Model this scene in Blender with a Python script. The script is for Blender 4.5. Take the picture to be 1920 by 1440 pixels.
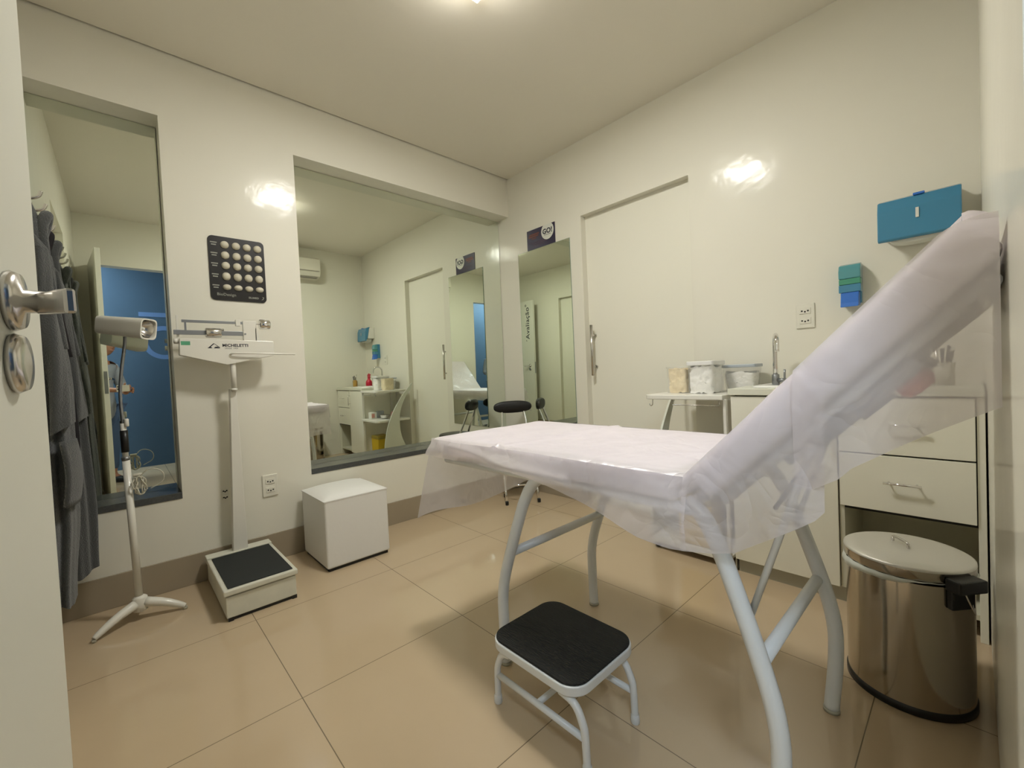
import bpy, bmesh, math, random
from mathutils import Vector, Matrix, noise
random.seed(7)
for o in list(bpy.data.objects): bpy.data.objects.remove(o, do_unlink=True)
S = bpy.context.scene
COL = S.collection

# ---------------------------------------------------------------- camera, world, exposure
cam_d = bpy.data.cameras.new('camera'); cam = bpy.data.objects.new('camera', cam_d); COL.objects.link(cam)
cam_d.sensor_width = 36.0; cam_d.lens = 36.0*796.64/1920.0; cam_d.clip_start = 0.02
R_ = Vector((0.67869546, 0.73299629, -0.04570465)); D_ = Vector((-0.01231476, -0.05086527, -0.9986296)); F_ = Vector((-0.73431657, 0.67832821, -0.02549536))
cam.matrix_world = Matrix(((R_.x, -D_.x, -F_.x, 0), (R_.y, -D_.y, -F_.y, 0), (R_.z, -D_.z, -F_.z, 1.0), (0, 0, 0, 1)))
S.camera = cam
W = bpy.data.worlds.new('world'); S.world = W; W.use_nodes = True
W.node_tree.nodes['Background'].inputs[0].default_value = (0.6, 0.7, 0.8, 1); W.node_tree.nodes['Background'].inputs[1].default_value = 0.02
S.view_settings.view_transform = 'Standard'; S.view_settings.look = 'None'; S.view_settings.gamma = 1; S.view_settings.use_curve_mapping = False
S.view_settings.exposure = 0.38
LAMP_STRENGTH = 92.0      # ceiling lamp diffuser
CORRIDOR_POWER = 34.0     # cool corridor lamp

def area(name, loc, rot, sx, sy, power, color):
    l = bpy.data.lights.new(name, 'AREA'); l.shape = 'RECTANGLE'; l.size = sx; l.size_y = sy; l.energy = power; l.color = color
    o = bpy.data.objects.new(name, l); COL.objects.link(o); o.location = loc; o.rotation_euler = rot; return o
area('corridor_lamp_light', (0.72, -0.75, 2.60), (0, 0, 0), 0.5, 0.9, CORRIDOR_POWER, (0.72, 0.85, 1.0))

# ---------------------------------------------------------------- room numbers (metres; camera at 0,0,1)
XL, XM, XE = -2.71, -2.85, 0.035      # left wall face, mirror plane, right wall face
YB, YS = 2.55, -0.25                  # back wall face, front wall face
ZC = 2.67

# ---------------------------------------------------------------- materials
MATS = {}
def mat(name, col, rough=0.5, metal=0.0, spec=0.5, coat=0.0, coat_rough=0.1, trans=0.0, ior=1.45, alpha=1.0, emit=None, estr=0.0, noise_amt=0.0, noise_scale=8.0, bump=0.0, bump_scale=60.0, sheen=0.0):
    m = bpy.data.materials.new(name); m.use_nodes = True; nt = m.node_tree; b = nt.nodes['Principled BSDF']
    b.inputs['Base Color'].default_value = (*col, 1); b.inputs['Roughness'].default_value = rough; b.inputs['Metallic'].default_value = metal
    b.inputs['Specular IOR Level'].default_value = spec; b.inputs['Coat Weight'].default_value = coat; b.inputs['Coat Roughness'].default_value = coat_rough
    b.inputs['Transmission Weight'].default_value = trans; b.inputs['IOR'].default_value = ior; b.inputs['Alpha'].default_value = alpha
    b.inputs['Sheen Weight'].default_value = sheen
    if emit: b.inputs['Emission Color'].default_value = (*emit, 1); b.inputs['Emission Strength'].default_value = estr
    tc = nt.nodes.new('ShaderNodeTexCoord')
    if noise_amt > 0:
        n = nt.nodes.new('ShaderNodeTexNoise'); n.inputs['Scale'].default_value = noise_scale; n.inputs['Detail'].default_value = 4
        r = nt.nodes.new('ShaderNodeMapRange'); r.inputs['To Min'].default_value = 1-noise_amt; r.inputs['To Max'].default_value = 1+noise_amt*0.4
        mx = nt.nodes.new('ShaderNodeMix'); mx.data_type = 'RGBA'; mx.blend_type = 'MULTIPLY'; mx.inputs['Factor'].default_value = 1
        mx.inputs['A'].default_value = (*col, 1)
        nt.links.new(tc.outputs['Object'], n.inputs['Vector']); nt.links.new(n.outputs['Fac'], r.inputs['Value'])
        nt.links.new(r.outputs['Result'], mx.inputs['B']); nt.links.new(mx.outputs['Result'], b.inputs['Base Color'])
    if bump > 0:
        n2 = nt.nodes.new('ShaderNodeTexNoise'); n2.inputs['Scale'].default_value = bump_scale; n2.inputs['Detail'].default_value = 3
        bp = nt.nodes.new('ShaderNodeBump'); bp.inputs['Strength'].default_value = bump; bp.inputs['Distance'].default_value = 0.01
        nt.links.new(tc.outputs['Object'], n2.inputs['Vector']); nt.links.new(n2.outputs['Fac'], bp.inputs['Height']); nt.links.new(bp.outputs['Normal'], b.inputs['Normal'])
    MATS[name] = m; return m

def wall_mat(name, col):
    m = mat(name, col, rough=0.5, spec=0.4, coat=0.38, coat_rough=0.13, noise_amt=0.05, noise_scale=1.5)
    nt = m.node_tree; b = nt.nodes['Principled BSDF']
    tc = nt.nodes.new('ShaderNodeTexCoord'); n = nt.nodes.new('ShaderNodeTexNoise'); n.inputs['Scale'].default_value = 9; n.inputs['Detail'].default_value = 5
    bp = nt.nodes.new('ShaderNodeBump'); bp.inputs['Strength'].default_value = 0.35; bp.inputs['Distance'].default_value = 0.006
    nt.links.new(tc.outputs['Object'], n.inputs['Vector']); nt.links.new(n.outputs['Fac'], bp.inputs['Height'])
    nt.links.new(bp.outputs['Normal'], b.inputs['Coat Normal'])
    return m
M_wall = wall_mat('glossy_white_paint', (0.80, 0.775, 0.67))
M_ceil = mat('ceiling_paint', (0.84, 0.80, 0.70), rough=0.9, spec=0.2)
M_blue = mat('blue_paint', (0.048, 0.095, 0.165), rough=0.55, noise_amt=0.12, noise_scale=6)
M_lblue = mat('light_blue_paint', (0.11, 0.20, 0.42), rough=0.6)
M_mirror = mat('mirror_silver', (0.80, 0.845, 0.76), rough=0.004, metal=1.0)
M_glassedge = mat('mirror_glass_edge', (0.25, 0.33, 0.27), rough=0.15)
M_granite = mat('dark_grey_granite', (0.085, 0.09, 0.088), rough=0.25, noise_amt=0.5, noise_scale=120)
M_door = mat('white_lacquer_door', (0.82, 0.80, 0.69), rough=0.4, coat=0.2)
M_leaf = mat('entry_door_lacquer', (0.72, 0.71, 0.62), rough=0.45)
M_base = mat('beige_skirting_tile', (0.36, 0.30, 0.215), rough=0.18, noise_amt=0.08, noise_scale=5)
M_steel = mat('brushed_steel', (0.62, 0.60, 0.57), rough=0.22, metal=1.0)
M_chrome = mat('chrome', (0.78, 0.77, 0.76), rough=0.08, metal=1.0)
M_dsteel = mat('grey_metal_bar', (0.30, 0.31, 0.32), rough=0.35, metal=0.8)
M_enamel = mat('white_enamel', (0.78, 0.76, 0.68), rough=0.35, coat=0.3)
M_enamel_worn = mat('worn_cream_enamel', (0.72, 0.71, 0.60), rough=0.4, noise_amt=0.18, noise_scale=14)
M_tube = mat('white_painted_tube', (0.74, 0.76, 0.76), rough=0.32, coat=0.3)
M_black = mat('black_plastic', (0.012, 0.012, 0.012), rough=0.35)
M_rubber = mat('black_ribbed_rubber', (0.014, 0.014, 0.013), rough=0.75)
M_mat = mat('dark_rubber_mat', (0.02, 0.024, 0.024), rough=0.8, noise_amt=0.4, noise_scale=200)
M_vinyl_w = mat('white_vinyl', (0.80, 0.79, 0.755), rough=0.42, bump=0.08, bump_scale=40)
M_vinyl_b = mat('black_vinyl', (0.010, 0.010, 0.010), rough=0.38)
M_cushion = mat('white_cushion_vinyl', (0.86, 0.82, 0.86), rough=0.5)
M_cab = mat('white_cabinet_laminate', (0.84, 0.82, 0.70), rough=0.35, coat=0.15)
M_cabin = mat('cabinet_inside_laminate', (0.62, 0.60, 0.47), rough=0.6)
M_plinth = mat('plinth_grey_beige', (0.44, 0.42, 0.33), rough=0.5)
M_top = mat('cream_worktop', (0.72, 0.72, 0.60), rough=0.3)
M_ceramic = mat('white_ceramic', (0.85, 0.85, 0.80), rough=0.12, coat=0.5)
M_plate = mat('socket_plate_plastic', (0.76, 0.74, 0.64), rough=0.35)
M_hole = mat('dark_slot', (0.02, 0.018, 0.015), rough=0.8)
M_board = mat('black_display_board', (0.010, 0.008, 0.008), rough=0.35)
M_dome = mat('cream_silicone', (0.66, 0.62, 0.50), rough=0.4)
M_print = mat('grey_print', (0.30, 0.30, 0.26), rough=0.6)
M_navy = mat('navy_sign_plastic', (0.020, 0.013, 0.045), rough=0.4)
M_white = mat('sign_white', (0.72, 0.72, 0.65), rough=0.5)
M_orange = mat('orange_print', (0.22, 0.06, 0.03), rough=0.6)
M_purple = mat('faded_purple_print', (0.09, 0.045, 0.07), rough=0.6)
M_ink = mat('dark_ink', (0.02, 0.022, 0.035), rough=0.6)
M_greenlab = mat('green_label', (0.10, 0.36, 0.20), rough=0.5)
M_bluep = mat('blue_translucent_plastic', (0.055, 0.235, 0.39), rough=0.2, coat=0.4)
M_bluep2 = mat('bright_blue_push_plate', (0.04, 0.17, 0.60), rough=0.3)
M_teal = mat('teal_clear_plastic', (0.09, 0.31, 0.34), rough=0.2, coat=0.5)
M_greenliq = mat('green_soap', (0.07, 0.30, 0.20), rough=0.3)
M_binst = mat('polished_stainless', (0.50, 0.455, 0.39), rough=0.13, metal=1.0)
M_binlid = mat('satin_stainless_lid', (0.66, 0.64, 0.58), rough=0.45, metal=0.7)
M_bag = mat('white_bin_bag', (0.72, 0.74, 0.66), rough=0.5, alpha=0.85)
M_robe = mat('grey_terry_cloth', (0.064, 0.068, 0.068), rough=0.95, sheen=0.3, bump=0.6, bump_scale=220, noise_amt=0.15, noise_scale=30)
M_robe_d = mat('black_cloth', (0.012, 0.010, 0.012), rough=0.95)
M_pink = mat('magenta_plastic', (0.55, 0.02, 0.05), rough=0.3)
M_red = mat('red_knob_plastic', (0.70, 0.12, 0.09), rough=0.4)
M_yellow = mat('yellow_plastic', (0.62, 0.42, 0.02), rough=0.45)
M_yellow_d = mat('dark_yellow_lid', (0.30, 0.22, 0.03), rough=0.5)
M_amber = mat('amber_glass', (0.45, 0.27, 0.07), rough=0.15)
M_cotton = mat('white_cotton', (0.90, 0.88, 0.83), rough=0.95, bump=0.4, bump_scale=60)
M_gauze = mat('yellowish_gauze', (0.84, 0.70, 0.44), rough=0.95, bump=0.4, bump_scale=60)
M_lidw = mat('white_plastic_lid', (0.78, 0.77, 0.74), rough=0.3)
M_lidg = mat('grey_plastic_lid', (0.42, 0.46, 0.50), rough=0.25)
M_pinkbox = mat('pinkish_card', (0.62, 0.30, 0.24), rough=0.6)
M_skin = mat('skin', (0.42, 0.20, 0.115), rough=0.5)
M_hair = mat('black_hair', (0.012, 0.010, 0.009), rough=0.5, bump=0.3, bump_scale=150)
M_coat = mat('white_coat_cloth', (0.34, 0.36, 0.40), rough=0.85)
M_jeans = mat('blue_trousers', (0.07, 0.11, 0.20), rough=0.85)
M_phone = mat('cream_phone_case', (0.60, 0.55, 0.45), rough=0.35)
M_lens = mat('dark_lens', (0.02, 0.02, 0.025), rough=0.05)
M_ac = mat('air_conditioner_plastic', (0.74, 0.71, 0.60), rough=0.4)
M_acg = mat('air_conditioner_vent', (0.30, 0.28, 0.24), rough=0.6)
M_cable = mat('cream_cable', (0.60, 0.57, 0.46), rough=0.5)
M_diff = mat('lamp_diffuser', (0.9, 0.88, 0.8), rough=0.4, emit=(1.0, 0.985, 0.93), estr=LAMP_STRENGTH)
M_diffside = mat('lamp_side_glass', (0.9, 0.88, 0.8), rough=0.4, emit=(1.0, 0.92, 0.78), estr=9.0)
M_cdiff = mat('corridor_lamp_diffuser', (0.9, 0.9, 0.9), rough=0.4, emit=(0.8, 0.9, 1.0), estr=2.5)

def glass_mat(name, col, fac, rough=0.1):
    m = bpy.data.materials.new(name); m.use_nodes = True; nt = m.node_tree; nt.nodes.clear()
    out = nt.nodes.new('ShaderNodeOutputMaterial'); mx = nt.nodes.new('ShaderNodeMixShader'); t = nt.nodes.new('ShaderNodeBsdfTransparent')
    p = nt.nodes.new('ShaderNodeBsdfPrincipled'); p.inputs['Base Color'].default_value = (*col, 1); p.inputs['Roughness'].default_value = rough
    mx.inputs[0].default_value = fac
    nt.links.new(t.outputs[0], mx.inputs[1]); nt.links.new(p.outputs[0], mx.inputs[2]); nt.links.new(mx.outputs[0], out.inputs[0]); return m
M_clear = glass_mat('clear_plastic', (0.8, 0.8, 0.76), 0.22)
M_frost = glass_mat('frosted_glass_panel', (0.74, 0.76, 0.66), 0.93, 0.35)

def sheet_mat(name, col, opac, gloss=0.12):
    m = bpy.data.materials.new(name); m.use_nodes = True; nt = m.node_tree; nt.nodes.clear()
    N = nt.nodes.new; out = N('ShaderNodeOutputMaterial')
    d = N('ShaderNodeBsdfDiffuse'); d.inputs[0].default_value = (*col, 1); tl = N('ShaderNodeBsdfTranslucent'); tl.inputs[0].default_value = (*col, 1)
    g = N('ShaderNodeBsdfGlossy'); g.inputs['Roughness'].default_value = 0.28; g.inputs[0].default_value = (1, 1, 1, 1)
    a = N('ShaderNodeMixShader'); a.inputs[0].default_value = 0.45; nt.links.new(d.outputs[0], a.inputs[1]); nt.links.new(tl.outputs[0], a.inputs[2])
    tc0 = N('ShaderNodeTexCoord'); wn = N('ShaderNodeTexNoise'); wn.inputs['Scale'].default_value = 5.5; wn.inputs['Detail'].default_value = 2.5; wn.inputs['Distortion'].default_value = 1.6
    rd = N('ShaderNodeMath'); rd.operation = 'SUBTRACT'; rd.inputs[1].default_value = 0.5; ab = N('ShaderNodeMath'); ab.operation = 'ABSOLUTE'
    bp = N('ShaderNodeBump'); bp.inputs['Strength'].default_value = 0.55; bp.inputs['Distance'].default_value = 0.035
    nt.links.new(tc0.outputs['Object'], wn.inputs['Vector']); nt.links.new(wn.outputs['Fac'], rd.inputs[0]); nt.links.new(rd.outputs[0], ab.inputs[0]); nt.links.new(ab.outputs[0], bp.inputs['Height'])
    for nd_ in (d, g): nt.links.new(bp.outputs['Normal'], nd_.inputs['Normal'])
    lw = N('ShaderNodeLayerWeight'); lw.inputs['Blend'].default_value = 0.25
    gm = N('ShaderNodeMath'); gm.operation = 'MULTIPLY'; gm.inputs[1].default_value = gloss*2; nt.links.new(lw.outputs['Fresnel'], gm.inputs[0])
    b = N('ShaderNodeMixShader'); nt.links.new(gm.outputs[0], b.inputs[0]); nt.links.new(a.outputs[0], b.inputs[1]); nt.links.new(g.outputs[0], b.inputs[2])
    t = N('ShaderNodeBsdfTransparent'); c = N('ShaderNodeMixShader')
    tc = N('ShaderNodeTexCoord'); n = N('ShaderNodeTexNoise'); n.inputs['Scale'].default_value = 5; n.inputs['Detail'].default_value = 3
    r = N('ShaderNodeMapRange'); r.inputs['From Min'].default_value = 0.3; r.inputs['From Max'].default_value = 0.7; r.inputs['To Min'].default_value = opac-0.06; r.inputs['To Max'].default_value = min(1, opac+0.06)
    nt.links.new(tc.outputs['Object'], n.inputs['Vector']); nt.links.new(n.outputs['Fac'], r.inputs['Value']); nt.links.new(r.outputs['Result'], c.inputs[0])
    nt.links.new(t.outputs[0], c.inputs[1]); nt.links.new(b.outputs[0], c.inputs[2]); nt.links.new(c.outputs[0], out.inputs[0]); return m
M_sheet = sheet_mat('translucent_nonwoven', (0.93, 0.885, 0.92), 0.63)
M_sheet2 = sheet_mat('layered_nonwoven', (0.95, 0.90, 0.93), 0.92)

def floor_mat():
    m = bpy.data.materials.new('polished_beige_tile'); m.use_nodes = True; nt = m.node_tree; b = nt.nodes['Principled BSDF']; N = nt.nodes.new; L = nt.links.new
    tc = N('ShaderNodeTexCoord'); sp = N('ShaderNodeSeparateXYZ'); L(tc.outputs['Object'], sp.inputs[0])
    def grout(axis, off):
        a = N('ShaderNodeMath'); a.operation = 'SUBTRACT'; a.inputs[1].default_value = off; L(sp.outputs[axis], a.inputs[0])
        d = N('ShaderNodeMath'); d.operation = 'DIVIDE'; d.inputs[1].default_value = 0.625; L(a.outputs[0], d.inputs[0])
        f = N('ShaderNodeMath'); f.operation = 'FRACT'; L(d.outputs[0], f.inputs[0])
        g = N('ShaderNodeMath'); g.operation = 'SUBTRACT'; g.inputs[1].default_value = 0.5; L(f.outputs[0], g.inputs[0])
        h = N('ShaderNodeMath'); h.operation = 'ABSOLUTE'; L(g.outputs[0], h.inputs[0])
        k = N('ShaderNodeMath'); k.operation = 'GREATER_THAN'; k.inputs[1].default_value = 0.5-0.0022; L(h.outputs[0], k.inputs[0]); return k
    gx = grout('X', -0.83); gy = grout('Y', 0.377)
    mx = N('ShaderNodeMath'); mx.operation = 'MAXIMUM'; L(gx.outputs[0], mx.inputs[0]); L(gy.outputs[0], mx.inputs[1])
    n = N('ShaderNodeTexNoise'); n.inputs['Scale'].default_value = 2.5; n.inputs['Detail'].default_value = 6; L(tc.outputs['Object'], n.inputs['Vector'])
    cr = N('ShaderNodeMix'); cr.data_type = 'RGBA'; cr.inputs['A'].default_value = (0.50, 0.385, 0.25, 1); cr.inputs['B'].default_value = (0.56, 0.44, 0.295, 1); L(n.outputs['Fac'], cr.inputs['Factor'])
    c2 = N('ShaderNodeMix'); c2.data_type = 'RGBA'; c2.inputs['B'].default_value = (0.20, 0.155, 0.10, 1); L(mx.outputs[0], c2.inputs['Factor']); L(cr.outputs['Result'], c2.inputs['A'])
    L(c2.outputs['Result'], b.inputs['Base Color'])
    b.inputs['Roughness'].default_value = 0.09; b.inputs['Specular IOR Level'].default_value = 0.5
    bp = N('ShaderNodeBump'); bp.inputs['Strength'].default_value = 0.5; bp.inputs['Distance'].default_value = -0.002; L(mx.outputs[0], bp.inputs['Height']); L(bp.outputs['Normal'], b.inputs['Normal'])
    return m
M_floor = floor_mat()
def rubber_rib_mat():
    m = MATS['black_ribbed_rubber']; nt = m.node_tree; b = nt.nodes['Principled BSDF']; tc = nt.nodes.new('ShaderNodeTexCoord')
    w = nt.nodes.new('ShaderNodeTexWave'); w.inputs['Scale'].default_value = 55; w.bands_direction = 'Y'
    bp = nt.nodes.new('ShaderNodeBump'); bp.inputs['Strength'].default_value = 0.7; bp.inputs['Distance'].default_value = 0.003
    nt.links.new(tc.outputs['Object'], w.inputs['Vector']); nt.links.new(w.outputs['Fac'], bp.inputs['Height']); nt.links.new(bp.outputs['Normal'], b.inputs['Normal'])
rubber_rib_mat()

# ---------------------------------------------------------------- mesh helpers
class MB:
    def __init__(s, T=None): s.bm = bmesh.new(); s.T = T or Matrix.Identity(4)
    def _merge(s, b, T=None, smooth=False):
        if smooth:
            for f in b.faces: f.smooth = True
        me = bpy.data.meshes.new('tmp'); b.to_mesh(me); b.free()
        if T is not None: me.transform(T)
        me.transform(s.T)
        s.bm.from_mesh(me); bpy.data.meshes.remove(me); return s
    def box(s, x0, y0, z0, x1, y1, z1, bev=0.0, seg=2, T=None):
        b = bmesh.new(); bmesh.ops.create_cube(b, size=1)
        for v in b.verts: v.co = Vector(((x0+x1)/2+v.co.x*(x1-x0), (y0+y1)/2+v.co.y*(y1-y0), (z0+z1)/2+v.co.z*(z1-z0)))
        if bev > 0: bmesh.ops.bevel(b, geom=b.edges[:], offset=bev, segments=seg, affect='EDGES', profile=0.5)
        return s._merge(b, T, smooth=False)
    def tube(s, pts, r, seg=12, smooth_n=0, closed=False, cap=True):
        P = [Vector(p) for p in pts]
        rr = r if isinstance(r, (list, tuple)) else [r]*len(P)
        if smooth_n:
            for _ in range(smooth_n):
                Q = [P[0]]; q = [rr[0]]
                for i in range(len(P)-1):
                    Q += [P[i].lerp(P[i+1], 0.25), P[i].lerp(P[i+1], 0.75)]; q += [rr[i]*.75+rr[i+1]*.25, rr[i]*.25+rr[i+1]*.75]
                Q.append(P[-1]); q.append(rr[-1]); P, rr = Q, q
        b = bmesh.new(); rings = []; n = len(P); up = None
        for i in range(n):
            if closed: t = (P[(i+1) % n]-P[i-1]).normalized()
            else: t = (P[min(i+1, n-1)]-P[max(i-1, 0)]).normalized()
            if up is None:
                up = Vector((0, 0, 1)) if abs(t.z) < 0.9 else Vector((1, 0, 0))
            a = (up - t*up.dot(t)).normalized(); up = a; c = t.cross(a)
            rings.append([b.verts.new(P[i]+(a*math.cos(2*math.pi*k/seg)+c*math.sin(2*math.pi*k/seg))*rr[i]) for k in range(seg)])
        for i in range(n if closed else n-1):
            A, B = rings[i], rings[(i+1) % n]
            for k in range(seg):
                f = b.faces.new((A[k], A[(k+1) % seg], B[(k+1) % seg], B[k])); f.smooth = True
        if cap and not closed: b.faces.new(rings[0][::-1]); b.faces.new(rings[-1])
        return s._merge(b)
    def lathe(s, prof, c, axis='Z', seg=40, sx=1.0, sy=1.0, smooth=True):
        b = bmesh.new(); rings = []
        for r, h in prof:
            if r < 1e-6: rings.append([b.verts.new((0, 0, h))])
            else: rings.append([b.verts.new((r*sx*math.cos(2*math.pi*k/seg), r*sy*math.sin(2*math.pi*k/seg), h)) for k in range(seg)])
        for A, B in zip(rings, rings[1:]):
            for k in range(seg):
                if len(A) == 1 and len(B) == 1: continue
                if len(A) == 1: f = b.faces.new((A[0], B[k], B[(k+1) % seg]))
                elif len(B) == 1: f = b.faces.new((A[k], A[(k+1) % seg], B[0]))
                else: f = b.faces.new((A[k], A[(k+1) % seg], B[(k+1) % seg], B[k]))
                f.smooth = smooth
        R = {'Z': Matrix.Identity(4), 'X': Matrix.Rotation(math.pi/2, 4, 'Y'), 'Y': Matrix.Rotation(-math.pi/2, 4, 'X')}[axis]
        return s._merge(b, Matrix.Translation(c) @ R)
    def cyl(s, c, r, h, axis='Z', seg=32, bev=0.0):
        p = [(0, 0), (r-bev, 0), (r, bev), (r, h-bev), (r-bev, h), (0, h)] if bev else [(0, 0), (r, 0), (r, h), (0, h)]
        b = bmesh.new(); R = {'Z': Matrix.Identity(4), 'X': Matrix.Rotation(math.pi/2, 4, 'Y'), 'Y': Matrix.Rotation(-math.pi/2, 4, 'X')}[axis]
        t = MB(); t.lathe(p, (0, 0, 0), 'Z', seg, smooth=False)
        for f in t.bm.faces:
            if abs(f.normal.z) < 0.5: f.smooth = True
        me = bpy.data.meshes.new('t'); t.bm.to_mesh(me); b.from_mesh(me); bpy.data.meshes.remove(me); t.bm.free()
        return s._merge(b, Matrix.Translation(c) @ R)
    def prism(s, poly, axis, a, b_, bev=0.0):
        b = bmesh.new()
        def P(u, v, w): return {'X': (w, u, v), 'Y': (u, w, v), 'Z': (u, v, w)}[axis]
        A = [b.verts.new(P(u, v, a)) for u, v in poly]; B = [b.verts.new(P(u, v, b_)) for u, v in poly]; n = len(poly)
        b.faces.new(A); b.faces.new(B[::-1])
        for k in range(n): b.faces.new((A[k], B[k], B[(k+1) % n], A[(k+1) % n]))
        bmesh.ops.recalc_face_normals(b, faces=b.faces[:])
        if bev: bmesh.ops.bevel(b, geom=b.edges[:], offset=bev, segments=2, affect='EDGES', profile=0.5)
        return s._merge(b)
    def grid(s, fn, nu, nv, closed_u=False, smooth=True):
        b = bmesh.new(); V = [[b.verts.new(fn(i/(nu if closed_u else nu-1), j/(nv-1))) for j in range(nv)] for i in range(nu)]
        for i in range(nu if closed_u else nu-1):
            for j in range(nv-1):
                f = b.faces.new((V[i][j], V[(i+1) % nu][j], V[(i+1) % nu][j+1], V[i][j+1])); f.smooth = smooth
        return s._merge(b)
    def text(s, string, size, T, extrude=0.0004, bold=0.0):
        c = bpy.data.curves.new('t', 'FONT'); c.body = string; c.size = size; c.extrude = extrude; c.offset = bold; c.align_x = 'LEFT'; c.space_character = 1.06
        o = bpy.data.objects.new('t', c); COL.objects.link(o); dg = bpy.context.evaluated_depsgraph_get()
        me = bpy.data.meshes.new_from_object(o.evaluated_get(dg)); bpy.data.objects.remove(o, do_unlink=True)
        me.transform(T); me.transform(s.T); s.bm.from_mesh(me); bpy.data.meshes.remove(me); return s
    def build(s, name, m, parent=None, solid=0.0, subd=0):
        me = bpy.data.meshes.new(name); bmesh.ops.recalc_face_normals(s.bm, faces=s.bm.faces[:]) if not solid and not getattr(s, 'keep', False) else None
        org = Vector(ROOT[parent]) if parent else Vector((0, 0, 0))
        if not parent and not getattr(s, 'world_origin', False):
            if len(s.bm.verts):
                xs = [v.co for v in s.bm.verts]
                org = Vector(((min(v.x for v in xs)+max(v.x for v in xs))/2, (min(v.y for v in xs)+max(v.y for v in xs))/2, min(v.z for v in xs)))
        s.bm.transform(Matrix.Translation(-org)); s.bm.to_mesh(me); s.bm.free(); me.materials.append(m)
        o = bpy.data.objects.new(name, me); COL.objects.link(o)
        if parent: o.parent = parent
        else: o.location = org
        ROOT[o] = tuple(org)
        if subd: md = o.modifiers.new('s', 'SUBSURF'); md.levels = subd; md.render_levels = subd
        if solid: md = o.modifiers.new('t', 'SOLIDIFY'); md.thickness = solid; md.offset = 0
        return o
ROOT = {}
def tag(o, label=None, cat=None, group=None, kind=None):
    if label: o['label'] = label
    if cat: o['category'] = cat
    if group: o['group'] = group
    if kind: o['kind'] = kind
    return o
def thing(name, loc, label, cat, group=None):
    o = bpy.data.objects.new(name, None); o.empty_display_size = 0.05; COL.objects.link(o); o.location = loc; ROOT[o] = tuple(loc)
    return tag(o, label, cat, group)
def struct(name, mb, m, parent=None):
    mb.world_origin = True
    o = mb.build(name, m, parent)
    if not parent: o['kind'] = 'structure'
    return o
def TX(loc, rz=0, rx=0, ry=0):
    return Matrix.Translation(loc) @ Matrix.Rotation(rz, 4, 'Z') @ Matrix.Rotation(ry, 4, 'Y') @ Matrix.Rotation(rx, 4, 'X')
def face_T(origin, right, up):   # text placed on a plane: local x->right, y->up
    r = Vector(right).normalized(); u = Vector(up).normalized(); n = r.cross(u)
    return Matrix(((r.x, u.x, n.x, origin[0]), (r.y, u.y, n.y, origin[1]), (r.z, u.z, n.z, origin[2]), (0, 0, 0, 1)))

# ================================================================ SETTING
struct('floor', MB().box(-2.95, -1.6, -0.10, 1.40, 2.70, 0.0), M_floor)
c = MB(); c.box(XL+0.014, -1.6, ZC, 1.40, 2.70, ZC+0.12); c.box(-2.95, -1.6, ZC+0.05, XL+0.014, 2.70, ZC+0.12)
struct('ceiling', c, M_ceil)
# left wall with two mirror niches
w = MB(); Z0, Z1 = 0.465, 2.35
w.box(XM-0.10, -0.37, 0, XM-0.012, 2.70, ZC+0.05)             # backing behind the niches
w.box(XM-0.012, -0.37, 0, XL, 2.70, Z0-0.02)                 # below
w.box(XM-0.012, -0.37, Z1, XL, 2.70, ZC+0.05)                # above
w.box(XM-0.012, 0.207, Z0-0.02, XL, 0.825, Z1)               # pier between the niches
struct('wall_left', w, M_wall)
# back wall with sliding door opening
DX0, DX1, DZ = -1.937, -1.133, 2.132
w = MB(); w.box(-2.95, YB, 0, DX0, 2.70, ZC); w.box(DX1, YB, 0, 1.40, 2.70, ZC); w.box(DX0, YB, DZ, DX1, 2.70, ZC)
struct('wall_back', w, M_wall)
# right wall with entry doorway
EY0, EY1, EZ = -0.135, 0.61, 2.20
w = MB(); w.box(XE, -1.6, 0, 0.15, EY0, ZC); w.box(XE, EY1, 0, 0.15, YB, ZC); w.box(XE, EY0, EZ, 0.15, EY1, ZC)
struct('wall_right', w, M_wall)
# front wall with recessed door
FX0, FX1, FZ = -1.92, -1.12, 2.17
w = MB(); w.box(-2.95, YS-0.12, 0, FX0, YS, ZC); w.box(FX1, YS-0.12, 0, XE, YS, ZC); w.box(FX0, YS-0.12, FZ, FX1, YS, ZC)
struct('wall_front', w, M_wall)
# corridor outside the doorway
struct('wall_corridor', MB().box(1.25, -1.6, 0, 1.40, 2.55, ZC), M_blue)
w = MB(); w.box(0.15, -1.6, 0, 1.25, -1.5, ZC)
struct('wall_corridor_end', w, M_wall)
# light blue letter painted on the corridor wall
w = MB(); w.prism([(0.22, 1.86), (0.72, 1.86), (0.72, 1.915), (0.22, 1.915)], 'X', 1.246, 1.252)
w.grid(lambda u, v: (1.247, 0.45+(0.155+0.055*v)*math.cos(2*math.pi*u), 1.54+(0.155+0.055*v)*math.sin(2*math.pi*u)), 64, 2, closed_u=True)
tag(w.build('painted_letter', M_lblue), 'light blue round letter with a bar above, painted on the blue corridor wall', 'wall lettering')
# baseboards
struct('baseboard_left', MB().box(XL, YS, 0, XL+0.010, YB, 0.152, 0.002), M_base)
b = MB(); b.box(XL+0.01, YB-0.010, 0, DX0, YB, 0.152, 0.002); b.box(DX1, YB-0.010, 0, -0.79, YB, 0.152, 0.002)
struct('baseboard_back', b, M_base)
b = MB(); b.box(XE-0.010, EY1+0.03, 0, XE, YB, 0.05, 0.002)
b = MB(); b.box(XL+0.01, YS, 0, FX0, YS+0.010, 0.152, 0.002); b.box(FX1, YS, 0, XE, YS+0.010, 0.152, 0.002)
struct('baseboard_front', b, M_base)
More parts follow.
